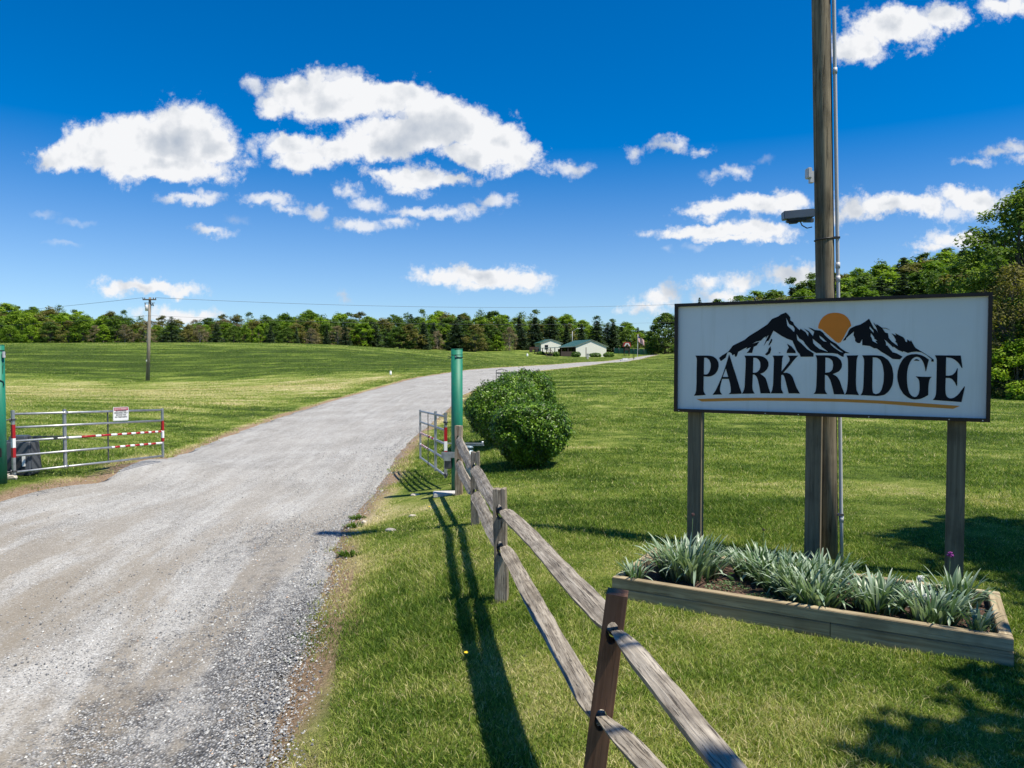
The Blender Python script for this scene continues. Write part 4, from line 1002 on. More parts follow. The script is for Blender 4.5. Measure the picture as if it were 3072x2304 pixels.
# loose gravel (stuff)
def scatter_stones():
    r = np.random.default_rng(91); n = 52000
    D = 3.4*np.exp(r.random(n)**1.25*math.log(34/3.4)); f = 1-np.abs(r.normal(0, .20, n))
    l = np.interp(D, EY, EXL); rr = np.interp(D, EY, EXR)
    X = np.where(r.random(n) < .86, rr+(l-rr)*(1-f)*.9+r.normal(0, .10, n), l+(rr-l)*r.random(n))
    ok = (np.abs(X/D) < .85) & (road_in(X, D) > -.22); X, D = X[ok], D[ok]; n = len(X)
    s = r.gamma(2.0, .0028, n)+.0038; s = np.clip(s*.9, .0038, .018)
    e = road_in(X, D); z = terr(X, D)+np.where(e > 0, .012, 0)
    oct_ = np.array([[1, 0, 0], [0, 1, 0], [-1, 0, 0], [0, -1, 0], [0, 0, .7], [0, 0, -.5]], float)
    V = oct_[None]*s[:, None, None]*r.uniform(.6, 1.3, (n, 6, 1)); th = r.uniform(0, 6.28, n); c, s_ = np.cos(th), np.sin(th)
    Vx = V[..., 0]*c[:, None]-V[..., 1]*s_[:, None]*.7; Vy = V[..., 0]*s_[:, None]+V[..., 1]*c[:, None]*.7
    V = np.stack([Vx+X[:, None], Vy+D[:, None], V[..., 2]+(z+s*.3)[:, None]], -1).reshape(-1, 3)
    Fo = np.array([[0, 1, 4], [1, 2, 4], [2, 3, 4], [3, 0, 4], [1, 0, 5], [2, 1, 5], [3, 2, 5], [0, 3, 5]])
    Fq = (np.arange(n)[:, None, None]*6+Fo[None]).reshape(-1, 3)
    tint = np.clip(r.beta(2.0, 2.2, n), 0, .93); tint = np.where(r.random(n) < .012, 1, tint)
    C = np.repeat(np.stack([tint, tint*0+1, tint*0], 1), 6, 0)
    return npmesh('loose_gravel', V, Fq, mat('loose_stone', lambda t: pbsdf(t, t.ramp(t.n('ShaderNodeSeparateColor', inp={0: t.n('ShaderNodeAttribute', attribute_name='tint').outputs['Color']}).outputs[0], [(0, (.07, .072, .078)), (.4, (.25, .25, .255)), (.75, (.48, .475, .46)), (.94, (.66, .65, .62)), (.98, (.45, .30, .20))]), .85)), col=C)
o = obj('loose_gravel', scatter_stones()); tag(o, 'loose crushed grey stones scattered along the road surface and verge', 'gravel', kind='stuff')

# ------------------------------------------------------------------ clipped bushes
M_bush = leafmat('privet_leaf', [(.008, .028, .003), (.026, .070, .004), (.095, .195, .010), (.215, .345, .026)], .14, .36, .06, spec=.3)
M_twig = plain('twig_bark', (.10, .075, .05), .9)
def bush(px, py, D, rx, ry, rz, cz, n, ls, lab, seed, grp='clipped bushes beside the road'):
    p = at(px, py, D); z0 = tz(p.x, p.y); t = thing('clipped_bush', lab, 'bush', (p.x, p.y, z0), group=grp)
    r = np.random.default_rng(seed)
    d = r.normal(0, 1, (n, 3)); d /= np.linalg.norm(d, axis=1)[:, None]
    lump = 1+.13*fbm2(d[:, 0]*2+d[:, 2], d[:, 1]*2, 2.0, seed)+.08*fbm2(d[:, 0]*2, d[:, 2]*2+d[:, 1], 6.0, seed+1)
    # super-ellipsoid: boxier than a ball
    q = (np.abs(d)**2.6).sum(1)**(-1/2.6)
    sh = 1-np.abs(r.normal(0, .13, n)); sh = np.where(r.random(n) < .03, 1+r.uniform(0, .08, n), sh)
    P = d*(q*lump*sh)[:, None]*np.array([rx, ry, rz]); P[:, :2] *= (1-.30*np.clip(-P[:, 2]/rz, 0, 1)**1.5)[:, None]; P[:, 2] += cz
    k = P[:, 2] > .05; P, d = P[k], d[k]
    spr = .35+.45*(r.random(len(P)))+.2*fbm2(P[:, 0]*3, P[:, 1]*3+P[:, 2]*4, 3, seed+2)
    V, Fq, C = leafquads(P, ls, r, up=.1, tint=np.clip(spr, 0, 1), out=d, ar=.9)
    obj('foliage', npmesh('foliage', V, Fq, M_bush, col=C), t)
    # dark inner core of twigs
    b = MB()
    for k in range(22):
        a = r.uniform(0, 6.28); e = Vector((math.cos(a)*rx*.8*r.random(), math.sin(a)*ry*.8*r.random(), cz+rz*r.uniform(-.2, .7)))
        b.tube([(r.normal(0, .08), r.normal(0, .08), -.1), tuple(e*.5+Vector((0, 0, .05))), tuple(e)], [.02, .014, .006], 5)
    b.build('stem', M_twig, t)
    return t
bush(1590, 1398, 14.7, .78, .76, .64, .68, 38000, .027, 'front clipped round bush, nearest to the fence', 21)
bush(1512, 1330, 18.6, .96, 1.0, .76, .80, 36000, .029, 'middle clipped bush, partly behind the green gate post', 22)
bush(1568, 1290, 23.0, .98, 1.1, .84, .90, 32000, .032, 'rear clipped bush, highest in the row beside the road', 23)
# small wrought iron yard sign behind the rear bush
ys_ = at(1505, 1135, 27.0); t = thing('yard_sign', 'small black wire yard sign poking up behind the rear clipped bush', 'sign', (ys_.x, ys_.y, tz(ys_.x, ys_.y)))
tp = at(1505, 1107, 27).z-tz(ys_.x, ys_.y)
MB().cyl((-.1, 0, -.2), (-.1, 0, tp-.1), .010, 6).cyl((.1, 0, -.2), (.1, 0, tp-.1), .010, 6).build('stake', M_galdark, t)
MB().tube([(-.2, 0, tp-.42), (-.2, 0, tp-.05), (0, 0, tp), (.2, 0, tp-.05), (.2, 0, tp-.42), (-.2, 0, tp-.42)], .014, 6).box((0, 0, tp-.15), (.36, .012, .05)).box((0, 0, tp-.28), (.30, .012, .05)).build('sign_frame', M_galdark, t)

# tufts of coarse grass invading the gravel edge, and dandelions
for i, (px, py, D, lab) in enumerate(((1062, 1548, 11.6, 'small grass tuft in the gravel nearest the short dark shadow'), (1048, 1572, 11.0, 'low grass tuft on the gravel edge below the stones'), 
        (1035, 1662, 9.4, 'broad dark grass tuft at the bend of the gravel edge'))):
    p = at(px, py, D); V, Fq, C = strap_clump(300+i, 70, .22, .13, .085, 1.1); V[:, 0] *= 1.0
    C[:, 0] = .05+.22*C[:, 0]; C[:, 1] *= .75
    o = obj('grass_tuft', npmesh('grass_tuft', V, Fq, M_grass, col=C), None, (p.x+.06, p.y, tz(p.x+.06, p.y)-.01)); tag(o, lab, 'grass tuft', 'grass tufts on the road edge')
M_yel = plain('yellow_petal', (.80, .55, .02), .6, 0, .1, 60)
for px, py, D, lab in ((1288, 1527, 11.2, 'yellow dandelion left of the rail shadows near the gate'), (2870, 1490, 11.4, 'yellow dandelion in the lawn just left of the right sign post'), (1400, 2085, 5.5, 'yellow dandelion in the foreground grass beside the fence shadow')):
    p = at(px, py, D); t = thing('dandelion', lab, 'flower', (p.x, p.y, tz(p.x, p.y)), group='dandelions in the lawn')
    MB().cyl((0, 0, 0), (0, 0, .055), .002, 5).build('stem', M_stem, t)
    MB().cyl((0, 0, .053), (0, 0, .064), .008, 12, .020).build('flower_head', M_yel, t)
# ------------------------------------------------------------------ trees
LEAFC = {
 'bright': [(.070, .140, .014), (.165, .270, .024), (.300, .410, .045)],
 'mid': [(.050, .100, .018), (.110, .185, .032), (.195, .270, .055)],
 'olive': [(.095, .105, .028), (.180, .170, .050), (.270, .240, .085)],
 'dry': [(.150, .125, .080), (.250, .205, .135), (.350, .290, .200)],
 'pine': [(.032, .062, .030), (.066, .108, .052), (.110, .155, .078)],
 'lime': [(.110, .200, .012), (.200, .320, .020), (.300, .420, .040)],
}
TM = {k: leafmat(k+'_foliage', v, .40 if k != 'pine' else .15, .6, .40, spec=.2) for k, v in LEAFC.items()}
M_bark = plain('bark', (.12, .10, .08), .95, 0, .35, 3)
M_barkpale = plain('pale_bark', (.26, .23, .20), .95, 0, .3, 3)

def limb(mb, a, b, r0, r1, r, seg=6, wob=.06):
    a, b = Vector(a), Vector(b); L = (b-a).length
    pts = [a+(b-a)*t+Vector((r.normal(0, wob), r.normal(0, wob), r.normal(0, wob*.5)))*L*math.sin(t*math.pi) for t in (0, .33, .66, 1)]
    mb.tube(pts, [r0, r0*.72+r1*.28, r0*.4+r1*.6, r1], seg, caps=False)
def broadleaf(seed, H=12.0, RAD=4.2, nclump=64, per=55, ls=.24, base=.03, shape=1.0, crad=.95, light=(.7, 1.25)):
    """crown as many clumps of small leaves hung on limbs through an uneven volume"""
    r = np.random.default_rng(seed); z0, z1 = H*base, H
    cs, tip = [], []
    for i in range(nclump):
        t = r.random()**.85; z = z0+(z1-z0)*t
        prof = math.sin(min(1, (t*.92+.10))*math.pi)**.6*(1-.42*t)*shape+.10
        a = r.uniform(0, 6.283); rr = RAD*prof*(.35+.65*math.sqrt(r.random()))*r.uniform(.82, 1.14)
        cs.append((rr*math.cos(a), rr*math.sin(a), z-.5*crad))
    cs = np.array(cs)
    P, O, T = [], [], []
    for c in cs:
        k = int(per*r.uniform(.6, 1.4)); rad = crad*r.uniform(.6, 1.25)
        d = r.normal(0, 1, (k, 3)); d /= np.linalg.norm(d, axis=1)[:, None]
        q = d*(r.random(k)**.45)[:, None]*rad*np.array([1, 1, .72])
        P.append(c+q); O.append(d*.6+np.array([0, 0, .5])); T.append(np.full(k, r.uniform(.1, .9)))
    P = np.concatenate(P); O = np.concatenate(O); T = np.concatenate(T)
    V, Fq, C = leafquads(P, ls, r, up=.3, tint=T, out=O, ar=.85, light=light)
    mb = MB(); limb(mb, (0, 0, -.5), (0, 0, H*.55), H*.020+.04, H*.010, r, 8, .02)
    for c in cs[::3]:
        s = r.uniform(.15, .55)*H*.8
        limb(mb, (0, 0, min(s, c[2]*.8)), tuple(c), H*.007, .02, r, 5)
    return V, Fq, C, mb
def conifer(seed, H=12.0, RAD=3.0, tiers=17, ls=.26, base=.06, gappy=.0, top=.5):
    r = np.random.default_rng(seed); P, O, T = [], [], []
    mb = MB(); limb(mb, (0, 0, -.5), (0, 0, H*.98), H*.016+.05, .03, r, 8, .005)
    for i in range(tiers):
        t = i/(tiers-1); z = H*(base+(1-base)*t)*.98; R0 = RAD*((1-t)**top)*(.92 if i else .75)+.18
        nb = int(9+6*(1-t))
        for k in range(nb):
            if r.random() < gappy: continue
            a = r.uniform(0, 6.283); L = R0*r.uniform(.62, 1.18); m = int(10+L*11)
            s = r.random(m)**.7
            dr = -.28*s*L*r.uniform(.4, 1.4)+.16*(s**3)*L
            px = np.cos(a)*s*L+r.normal(0, .16, m)*(.5+s); py = np.sin(a)*s*L+r.normal(0, .16, m)*(.5+s); pz = z+dr+r.normal(0, .09, m)
            P.append(np.stack([px, py, pz], 1)); O.append(np.tile([0, 0, .8], (m, 1))); T.append(np.full(m, r.uniform(.1, .9)))
            if k % 3 == 0: limb(mb, (0, 0, z), (math.cos(a)*L*.8, math.sin(a)*L*.8, z-.2*L), .03, .01, r, 4)
    P = np.concatenate(P); O = np.concatenate(O); T = np.concatenate(T)
    V, Fq, C = leafquads(P, ls, r, up=.5, tint=T, out=O, ar=.55, light=(.65, 1.3))
    return V, Fq, C, mb
PROTO = {}
def mkproto(key, gen, kind, barkm=None):
    V, Fq, C, mb = gen
    cm = npmesh('crown', V, Fq, TM[kind], col=C)
    bmesh.ops.recalc_face_normals(mb.bm, faces=mb.bm.faces)
    tm = bpy.data.meshes.new('trunk'); mb.bm.to_mesh(tm); mb.bm.free(); tm.materials.append(barkm or M_bark)
    PROTO.setdefault(key, []).append((cm, tm))
for k in range(3): mkproto('bright', broadleaf(200+k, 12, 4.4+.3*k, 105, 52, .30, crad=1.1), 'bright')
for k in range(3): mkproto('mid', broadleaf(210+k, 12, 4.2+.4*k, 105, 52, .30, crad=1.1), 'mid')
for k in range(2): mkproto('olive', broadleaf(220+k, 12, 4.3, 84, 42, .30, crad=1.15), 'olive')
for k in range(2): mkproto('dry', broadleaf(230+k, 12, 4.4, 90, 34, .24, crad=1.15), 'dry', M_barkpale)
for k in range(2): mkproto('lime', broadleaf(240+k, 12, 4.2, 76, 44, .36, crad=1.15), 'lime')
for k in range(4): mkproto('pine', conifer(250+k, 12, [2.9, 3.6, 3.2, 2.5][k], [26, 20, 22, 26][k], .34, .01, [.0, .12, .06, 0][k], [.85, .6, .7, .95][k]), 'pine')
# thin sparse trees that break the skyline
for k in range(2): mkproto('spindly', broadleaf(270+k, 12, 3.0, 60, 30, .24, base=.08, crad=.9), 'mid', M_barkpale)
KIND = {'bright': 'bright green leafy tree', 'mid': 'green leafy tree', 'olive': 'olive brown budding tree', 'dry': 'greyish half bare tree', 'lime': 'yellow green leafy tree', 'pine': 'dark layered pine', 'spindly': 'thin sparse crowned tree'}
NAME = {'pine': 'pine_tree', 'dry': 'bare_tree'}
TREES = []
def zone(px):
    if px < 330: return 'left of the far pole'
    if px < 620: return 'behind the far pole'
    if px < 1000: return 'mid treeline'
    if px < 1340: return 'left of the green gate post'
    if px < 1580: return 'between green post and pavilion'
    if px < 1860: return 'behind the white pavilion'
    if px < 2120: return 'behind the flagpole'
    return 'on the hillside above the sign'
def tree(kind, px, D, ytop, row, wid=1.0, lab=None, hmin=4.0, sink=0.0):
    p = at(px, 1000, D); z = tz(p.x, p.y)-sink; ht = max(hmin, at(px, ytop, D).z-z)
    cm, tm = random.choice(PROTO[kind])
    s = ht/12.0
    t = thing(NAME.get(kind, 'broadleaf_tree'), lab, 'tree', (p.x, p.y, z), random.uniform(0, 6.28), None if lab else ('trees on the hillside above the sign' if px > 2070 else 'trees of the far wood'))
    if not lab: TREES.append((px, kind, row, t))
    sw = (s**.75)*wid*1.12
    t.scale = (sw, sw, s)
    obj('crown', cm, t); obj('trunk', tm, t)
    return t
# notable front row trees: (kind, px, D, top y, width)
front = [('mid', -40, 152, 925, 1.1), ('bright', 30, 150, 975, .9), ('lime', 95, 148, 985, .8), ('mid', 150, 150, 965, 1), ('olive', 205, 150, 960, .9), ('bright', 250, 150, 950, 1), ('dry', 285, 150, 990, .8), ('lime', 310, 149, 985, .8), ('mid', 345, 152, 950, 1), ('olive', 400, 150, 972, 1.1),
 ('dry', 375, 148, 985, .9), ('dry', 440, 150, 985, .9), ('pine', 515, 150, 950, 1.15), ('olive', 565, 152, 985, .9), ('dry', 600, 152, 995, 1), ('pine', 650, 152, 968, 1.0), ('mid', 700, 154, 985, .8), ('bright', 735, 156, 992, .7), ('lime', 775, 156, 1000, .7), ('pine', 812, 156, 985, .8), ('mid', 860, 160, 990, .9),
 ('pine', 890, 160, 1000, .6), ('dry', 935, 162, 985, .9), ('pine', 980, 162, 980, .8), ('pine', 1035, 166, 968, .8), ('olive', 1070, 170, 990, .8), ('pine', 1105, 172, 990, .9), ('pine', 1165, 176, 985, 1.1), ('pine', 1230, 180, 975, 1.0), ('mid', 1275, 182, 985, .9), ('dry', 1312, 184, 990, .8),
 ('pine', 1378, 188, 945, 1.1), ('pine', 1330, 188, 975, .9), ('olive', 1420, 190, 972, .9), ('olive', 1468, 194, 965, 1.0), ('lime', 1490, 186, 1003, .9), ('mid', 1455, 184, 1022, .8), ('dry', 1528, 194, 980, .8), ('pine', 1565, 200, 985, 1.3), ('pine', 1605, 204, 952, 1.25), ('pine', 1655, 208, 950, 1.3), ('pine', 1700, 208, 975, 1.1), ('pine', 1745, 208, 972, 1.2), ('pine', 1790, 212, 962, 1.3), ('pine', 1840, 214, 965, 1.2),
 ('mid', 1880, 216, 985, 1), ('olive', 1915, 218, 1000, .9), ('bright', 1945, 220, 1005, .8), ('mid', 1962, 206, 1010, .8)]
for k_, px, D, yt, wd in front: tree(k_, px, D, yt, 'at the wood edge', wd)
big = broadleaf(300, 12, 5.6, 170, 70, .28, base=.02, crad=.95); mkproto('bigmid', big, 'mid'); KIND['bigmid'] = 'mid'
tree('bigmid', 1996, 190, 937, '', 1.0, 'large rounded dark green tree beside the left edge of the big sign')
# skyline profile of the far wood
TX = [-200, 0, 60, 200, 270, 345, 420, 500, 560, 650, 760, 850, 940, 1030, 1100, 1150, 1220, 1300, 1340, 1420, 1500, 1570, 1700, 1800, 1880, 1925, 1960, 2050]
TY = [905, 912, 918, 924, 950, 936, 963, 958, 962, 945, 946, 944, 940, 942, 945, 950, 942, 946, 940, 944, 940, 944, 950, 958, 968, 985, 990, 990]
mixes = {'a': ['bright', 'bright', 'mid', 'olive', 'bright', 'lime'], 'b': ['lime', 'bright', 'olive', 'mid', 'dry', 'bright', 'mid', 'olive'], 'c': ['pine', 'mid', 'bright', 'lime', 'olive', 'mid']}
for ri, (D, off, step, row) in enumerate(((172, 26, 52, 'second row'), (205, 13, 50, 'halfway upslope'), (245, 4, 46, 'high upslope'), (285, -4, 42, 'on the skyline'))):
    px = -160+random.uniform(0, 30)
    while px < 1990:
        DD = D+random.uniform(-10, 10)+(max(0, px-1100)*.035 if ri < 3 else 0)
        if not (ri == 0 and px > 1480):
            mk = mixes['a' if px < 420 else 'b' if px < 1050 else 'c']
            k_ = random.choice(mk)
            yt = np.interp(px, TX, TY)+off+random.uniform(-11, 12)
            if ri == 3 and random.random() < .4: k_ = 'spindly'; yt -= 5
            tree(k_, px, DD, yt, row, random.uniform(1.0, 1.35))
        px += step*random.uniform(.75, 1.25)*(D/245 if ri == 0 else 1)
# hillside to the right, seen above the sign
HX = [2060, 2120, 2200, 2300, 2405, 2480, 2558, 2650, 2731, 2831, 2900, 3000, 3150]
HY = [925, 903, 888, 872, 826, 815, 803, 782, 762, 750, 740, 720, 700]
for ri, (D, off) in enumerate(((112, 62), (132, 34), (155, 12), (180, 0))):
    px = 2085+random.uniform(0, 20)
    while px < 3200:
        k_ = random.choice(['bright', 'mid', 'mid', 'olive', 'mid', 'bright', 'pine'])
        yt = np.interp(px, HX, HY)+off+random.uniform(-10, 12)
        if ri == 3 and random.random() < .5: k_ = 'spindly'; yt -= 6
        tree(k_, px, D+random.uniform(-5, 5), yt, ('low', 'halfway up', 'high', 'at the top')[ri], random.uniform(1.0, 1.3), sink=0)
        px += random.uniform(48, 72)
tree('pine', 2098, 230, 893, '', .6, 'small dark pine poking above the top left corner of the big sign')

ORD = ['leftmost', 'second', 'third', 'fourth', 'fifth', 'sixth', 'seventh', 'eighth', 'ninth', 'tenth', 'eleventh', 'twelfth', 'thirteenth', 'fourteenth', 'fifteenth', 'sixteenth']
fam = {}
for px, kind, row, t in sorted(TREES, key=lambda q: q[0]): fam.setdefault((kind, row, zone(px)), []).append(t)
for (kind, row, zn), ts in fam.items():
    for i, t in enumerate(ts):
        t['label'] = f'{KIND[kind]} {row}, {zn}' + ('' if len(ts) == 1 else f', {ORD[i]}'+(' from left' if i else ''))
# large trees at the right edge
M_near = TM['mid']
def bigtree(px, D, ytop, RAD, seed, lab, kind, nclump=170, per=150, ls=.115, crad=.75, base=.02, shape=1.0, limbs=True):
    p = at(px, 1160, D); z = tz(p.x, p.y); H = at(px, ytop, D).z-z
    V, Fq, C, mb = broadleaf(seed, H, RAD, nclump, per, ls, base, shape, crad)
    t = thing('broadleaf_tree', lab, 'tree', (p.x, p.y, z))
    obj('crown', npmesh('crown', V, Fq, TM[kind], col=C), t)
    mb.build('trunk', M_bark, t)
    return t
bigtree(3105, 50, 540, 7.2, 401, 'tallest dark green tree at the right picture edge', 'mid', 340, 120, .15, .80, shape=1.0)
bigtree(2960, 58, 800, 3.2, 402, 'lower dark green tree against the right end of the sign', 'mid', 120, 110, .14, .8)
bigtree(3040, 46, 790, 3.6, 403, 'olive leaved tree with thin pale branches at the right picture edge', 'olive', 110, 80, .11, .8)
bigtree(3050, 44, 1010, 2.5, 404, 'bright green shrub under the trees at the right picture edge', 'lime', 50, 90, .11, .55)
bigtree(2990, 56, 990, 2.8, 405, 'dark rounded shrub at the foot of the right trees, next to the sign', 'mid', 80, 100, .12, .6)
bigtree(3200, 44, 900, 4.0, 406, 'dense dark shrub wall beyond the right picture edge', 'mid', 110, 100, .14, .8)
bigtree(2880, 66, 850, 3.6, 407, 'green tree low behind the right end of the sign', 'bright', 100, 90, .15, .8)
# trees outside the frame to the right: they throw the shadows that lie across the lawn
def offtree(x, y, H, RAD, seed, lab, nclump, base, crad=.8, per=130):
    V, Fq, C, mb = broadleaf(seed, H, RAD, nclump, per, .13, base, 1.0, crad)
    t = thing('broadleaf_tree', lab, 'tree', (x, y, tz(x, y)))
    obj('crown', npmesh('crown', V, Fq, TM['mid'], col=C), t); mb.build('trunk', M_bark, t)
offtree(10.3, 5.9, 11.0, 2.5, 501, 'tree outside the right picture edge, shading the lawn beyond the flower bed', 60, .45, .75)
offtree(6.7, 1.9, 8.6, 2.3, 502, 'tree right of the camera, dappling the lawn in front of the flower bed', 34, .42, .45, 34)
offtree(3.4, .75, 9.2, 1.0, 503, 'slim tree beside the camera, dappling the grass at the lower edge', 7, .78, .36, 50)

# ------------------------------------------------------------------ far utility pole and wires
up = at(443, 1146, 71); t = thing('utility_pole', 'thin far wooden utility pole standing in the field on the left', 'utility pole', (up.x, up.y, tz(up.x, up.y)))
z0 = tz(up.x, up.y); hp = at(450, 892, 71).z-z0; xl = at(450, 892, 71).x-up.x
def upx(h): return xl*h/hp
MB().tube([(0, 0, -.3), (upx(hp*.5), 0, hp*.5), (xl, 0, hp)], [.19, .15, .115], 12).build('shaft', wood('far_pole_wood', (.16, .13, .10), (.38, .33, .27), 'Z', .4, .3), t)
zx = at(450, 899, 71).z-z0
MB().box((xl, -.12, zx), (1.28, .10, .11)).box((xl, -.10, zx-.32), (1.0, .05, .05)).build('cross_arm', M_bark, t)
for x in (-.62, -.45, .38, .60): MB().cyl((xl+x, -.12, zx+.04), (xl+x, -.12, zx+.20), .045, 8).build('insulator', M_dark, t)
MB().cyl((xl-.30, -.1, zx-1.08), (xl-.30, -.1, zx-.50), .13, 12).build('transformer', M_conduit, t)
MB().cyl((xl-.42, -.1, zx-.70), (xl-.42, -.1, zx-.36), .05, 8).cyl((xl+.36, -.1, zx-.62), (xl+.30, -.1, zx-.34), .05, 8).cyl((xl+.22, -.1, zx-.6), (xl+.2, -.1, zx-.42), .04, 8).build('fuse_cutout', M_black, t)
MB().box((0, -.16, hp*.24), (.09, .02, .16)).build('number_plate', M_white, t)
M_wire = plain('wire', (.10, .11, .13), .6)
def wire(a, b, sag, lab, rad=.016):
    a, b = Vector(a), Vector(b); pts = []
    for i in range(41):
        s = i/40; pts.append(a+(b-a)*s-Vector((0, 0, sag*4*s*(1-s))))
    o_ = MB().tube(pts, rad, 5).build('overhead_wire', M_wire); tag(o_, lab, 'wire')
top = Vector((up.x+xl+.6, up.y-.12, z0+zx+.18)); topl = Vector((up.x+xl-.62, up.y-.12, z0+zx+.18)); low = Vector((up.x+xl*.7, up.y-.15, z0+hp*.78))
e1 = at(2700, 862, 118); e2 = at(2700, 925, 118)
wire(top, e1, 1.9, 'upper overhead wire running right from the far utility pole')
wire(topl, at(-500, 962, 120), .5, 'overhead wire running down left from the far utility pole')
wire(low, e2, 1.6, 'lower thin overhead wire running right from the far utility pole', .010)
wire(low+Vector((-.1, 0, 0)), at(-300, 985, 110), .3, 'lower thin wire running left from the far utility pole', .010)
mk = at(1172, 1140, 66); mz = tz(mk.x, mk.y)
o = MB().cyl((0, 0, -.1), (0, 0, .36), .10, 12, .09).cyl((0, 0, .36), (0, 0, .41), .10, 12, .05).build('marker_post', M_white, None, (mk.x, mk.y, mz)); tag(o, 'short white marker post standing alone in the grass left of the road', 'marker post')

# ------------------------------------------------------------------ pavilion buildings
M_siding = mat('cream_siding', lambda t: pbsdf(t, t.mix(t.smooth(t.math('FRACT', t.math('MULTIPLY', t.n('ShaderNodeSeparateXYZ', inp={0: ocoord(t)}).outputs[2], 5.0)), .0, .12), (.50, .48, .42), (.84, .81, .72)), .6))
M_mint = plain('pale_green_siding', (.38, .47, .38), .6, 0, .06)
M_roof = mat('green_metal_roof', lambda t: pbsdf(t, t.ramp(t.noise(ocoord(t), 2, 4), [(.3, (.035, .11, .065)), (.7, (.055, .15, .09))]), .4, .3, t.math('FRACT', t.math('MULTIPLY', t.n('ShaderNodeSeparateXYZ', inp={0: ocoord(t)}).outputs[1], 2.5)), .5, .03))
M_fascia = plain('grey_green_fascia', (.16, .20, .17), .6)
M_brownw = plain('dark_brown_timber', (.055, .038, .030), .8, 0, .3, 4)
M_glass = plain('dark_glass', (.02, .025, .03), .1, 0, .1)
def gable_house(px, py, D, yaw, W_, L_, he, hr, lab, wallm, sidem, over=.8, og=.12):
    """gable end faces local -Y at the origin corner (right end at +X)"""
    p = at(px, py, D); z = tz(p.x, p.y); t = thing('pavilion', lab, 'building', (p.x, p.y, z), yaw)
    MB().prism([(0, -.6), (W_, -.6), (W_, he), (W_/2, hr-.25), (0, he)], [], Matrix.Identity(4), .15).build('gable_wall', wallm, t)
    MB().box((.08, L_/2+.16, he/2-.3), (.15, L_-.02, he+.6)).build('side_wall', sidem, t)
    MB().box((W_-.08, L_/2+.16, he/2-.3), (.15, L_-.02, he+.6)).build('side_wall', sidem, t)
    sl_ = (hr-he)/(W_/2); b = MB()
    for s in (-1, 1):
        xe = W_/2+s*(W_/2+over); ze = he-over*sl_
        b.prism([(W_/2, hr+.02), (xe, ze+.02), (xe, ze-.10), (W_/2, hr-.10)] if s > 0 else [(W_/2, hr-.10), (xe, ze-.10), (xe, ze+.02), (W_/2, hr+.02)], [], Matrix.Translation((0, -og, 0)), L_+2*og)
    rf = b.build('roof', M_roof, t)
    b = MB()
    for s in (-1, 1):
        xe = W_/2+s*(W_/2+over); ze = he-over*sl_
        b.prism([(W_/2, hr+.03), (xe, ze+.03), (xe, ze-.16), (W_/2, hr-.16)], [], Matrix.Translation((0, -og-.05, 0)), .045)
    b.prism([(0-over, he-over*sl_-.1), (W_+over, he-over*sl_-.1), (W_/2, hr-.13)], [[(.15, he-.02), (W_/2, hr-.55), (W_-.15, he-.02)]], Matrix.Translation((0, -over+.02, 0)), .04) if False else None
    b.build('fascia', M_fascia, rf)
    return t, z
hA, zA_ = gable_house(1728, 1072, 165, R(20), 7.6, 9.0, 2.45, 3.85, 'large white gabled pavilion with green metal roof and covered porch', M_siding, M_brownw, .45)
# porch on the left side of it
pr = MB(); pr.prism([(-.45, 2.30), (-5.2, 2.02), (-5.2, 1.92), (-.45, 2.18)], [], Matrix.Translation((0, .2, 0)), 12.6); pr.build('porch_roof', M_fascia, hA)
for k in range(6): MB().box((-5.0, .4+k*2.4, .8), (.14, .14, 2.5)).build('porch_post', M_brownw, hA)
MB().box((-5.0, 6.5, .75), (.06, 12.0, .06)).box((-5.0, 6.5, .25), (.04, 12.0, .9)).build('railing', M_brownw, hA)
for x in (-3.4, -1.8): MB().box((x, .4, .8), (.14, .14, 2.5)).build('porch_post', M_brownw, hA)
MB().box((-1.9, .25, .6), (3.4, .06, 1.1)).build('porch_screen', M_brownw, hA)
for y in (2.5, 6.0, 9.5): MB().box((-.02, y, 1.4), (.06, 1.2, .9)).build('window', M_glass, hA)
hB, zB_ = gable_house(1623, 1069, 188, R(20), 5.6, 4.0, 2.45, 3.35, 'smaller white gabled building behind the porch of the large pavilion', M_siding, M_mint, .4)
MB().box((1.5, -.03, 1.3), (.9, .06, 1.1)).build('window', M_glass, hB)
# things around the pavilion
def bush2(px, py, D, rx, ry, rz, lab, seed):
    return bush(px, py, D, rx, ry, rz, rz*.75, 2600, .09, lab, seed, 'clipped shrubs at the pavilion')
bush2(1728, 1073, 161, 1.02, .9, .66, 'round green shrub at the left corner of the pavilion gable', 31)
bush2(1786, 1070, 161, 1.30, .9, .55, 'low wide green shrub before the middle of the pavilion gable', 32)
bush2(1826, 1070, 163, 1.20, .9, .60, 'low green shrub at the right corner of the pavilion gable', 33)
bush2(1622, 1070, 170, .85, .7, .45, 'small green shrub before the smaller white building', 34)
bush2(1668, 1071, 160, .75, .6, .60, 'pale greyish shrub before the pavilion porch', 35)
def prop(px, py, D): p = at(px, py, D); return Vector((p.x, p.y, tz(p.x, p.y)))
p = prop(1758, 1078, 150); ht = at(1758, 1042, 150).z-p.z
o = MB().box((0, 0, ht/2-.1), (.13, .13, ht+.2)).build('timber_post', M_brownw, None, p); tag(o, 'thin dark upright post in the lawn before the pavilion gable', 'post')
p = prop(1763, 1084, 140); o = MB().box((0, 0, .45), (.36, .3, 1.1), bev=.02).box((0, 0, 1.0), (.42, .36, .05)).build('utility_box', M_conc, None, p); tag(o, 'pale square utility pedestal at the road edge before the pavilion', 'utility box')
p = prop(1582, 1069, 150); o = MB().cyl((0, 0, -.1), (0, 0, .42), .16, 12, .20).cyl((0, 0, .42), (0, 0, .62), .20, 12, .08).build('white_tank', M_white, None, p); tag(o, 'small white container on the grass left of the pavilions', 'container')
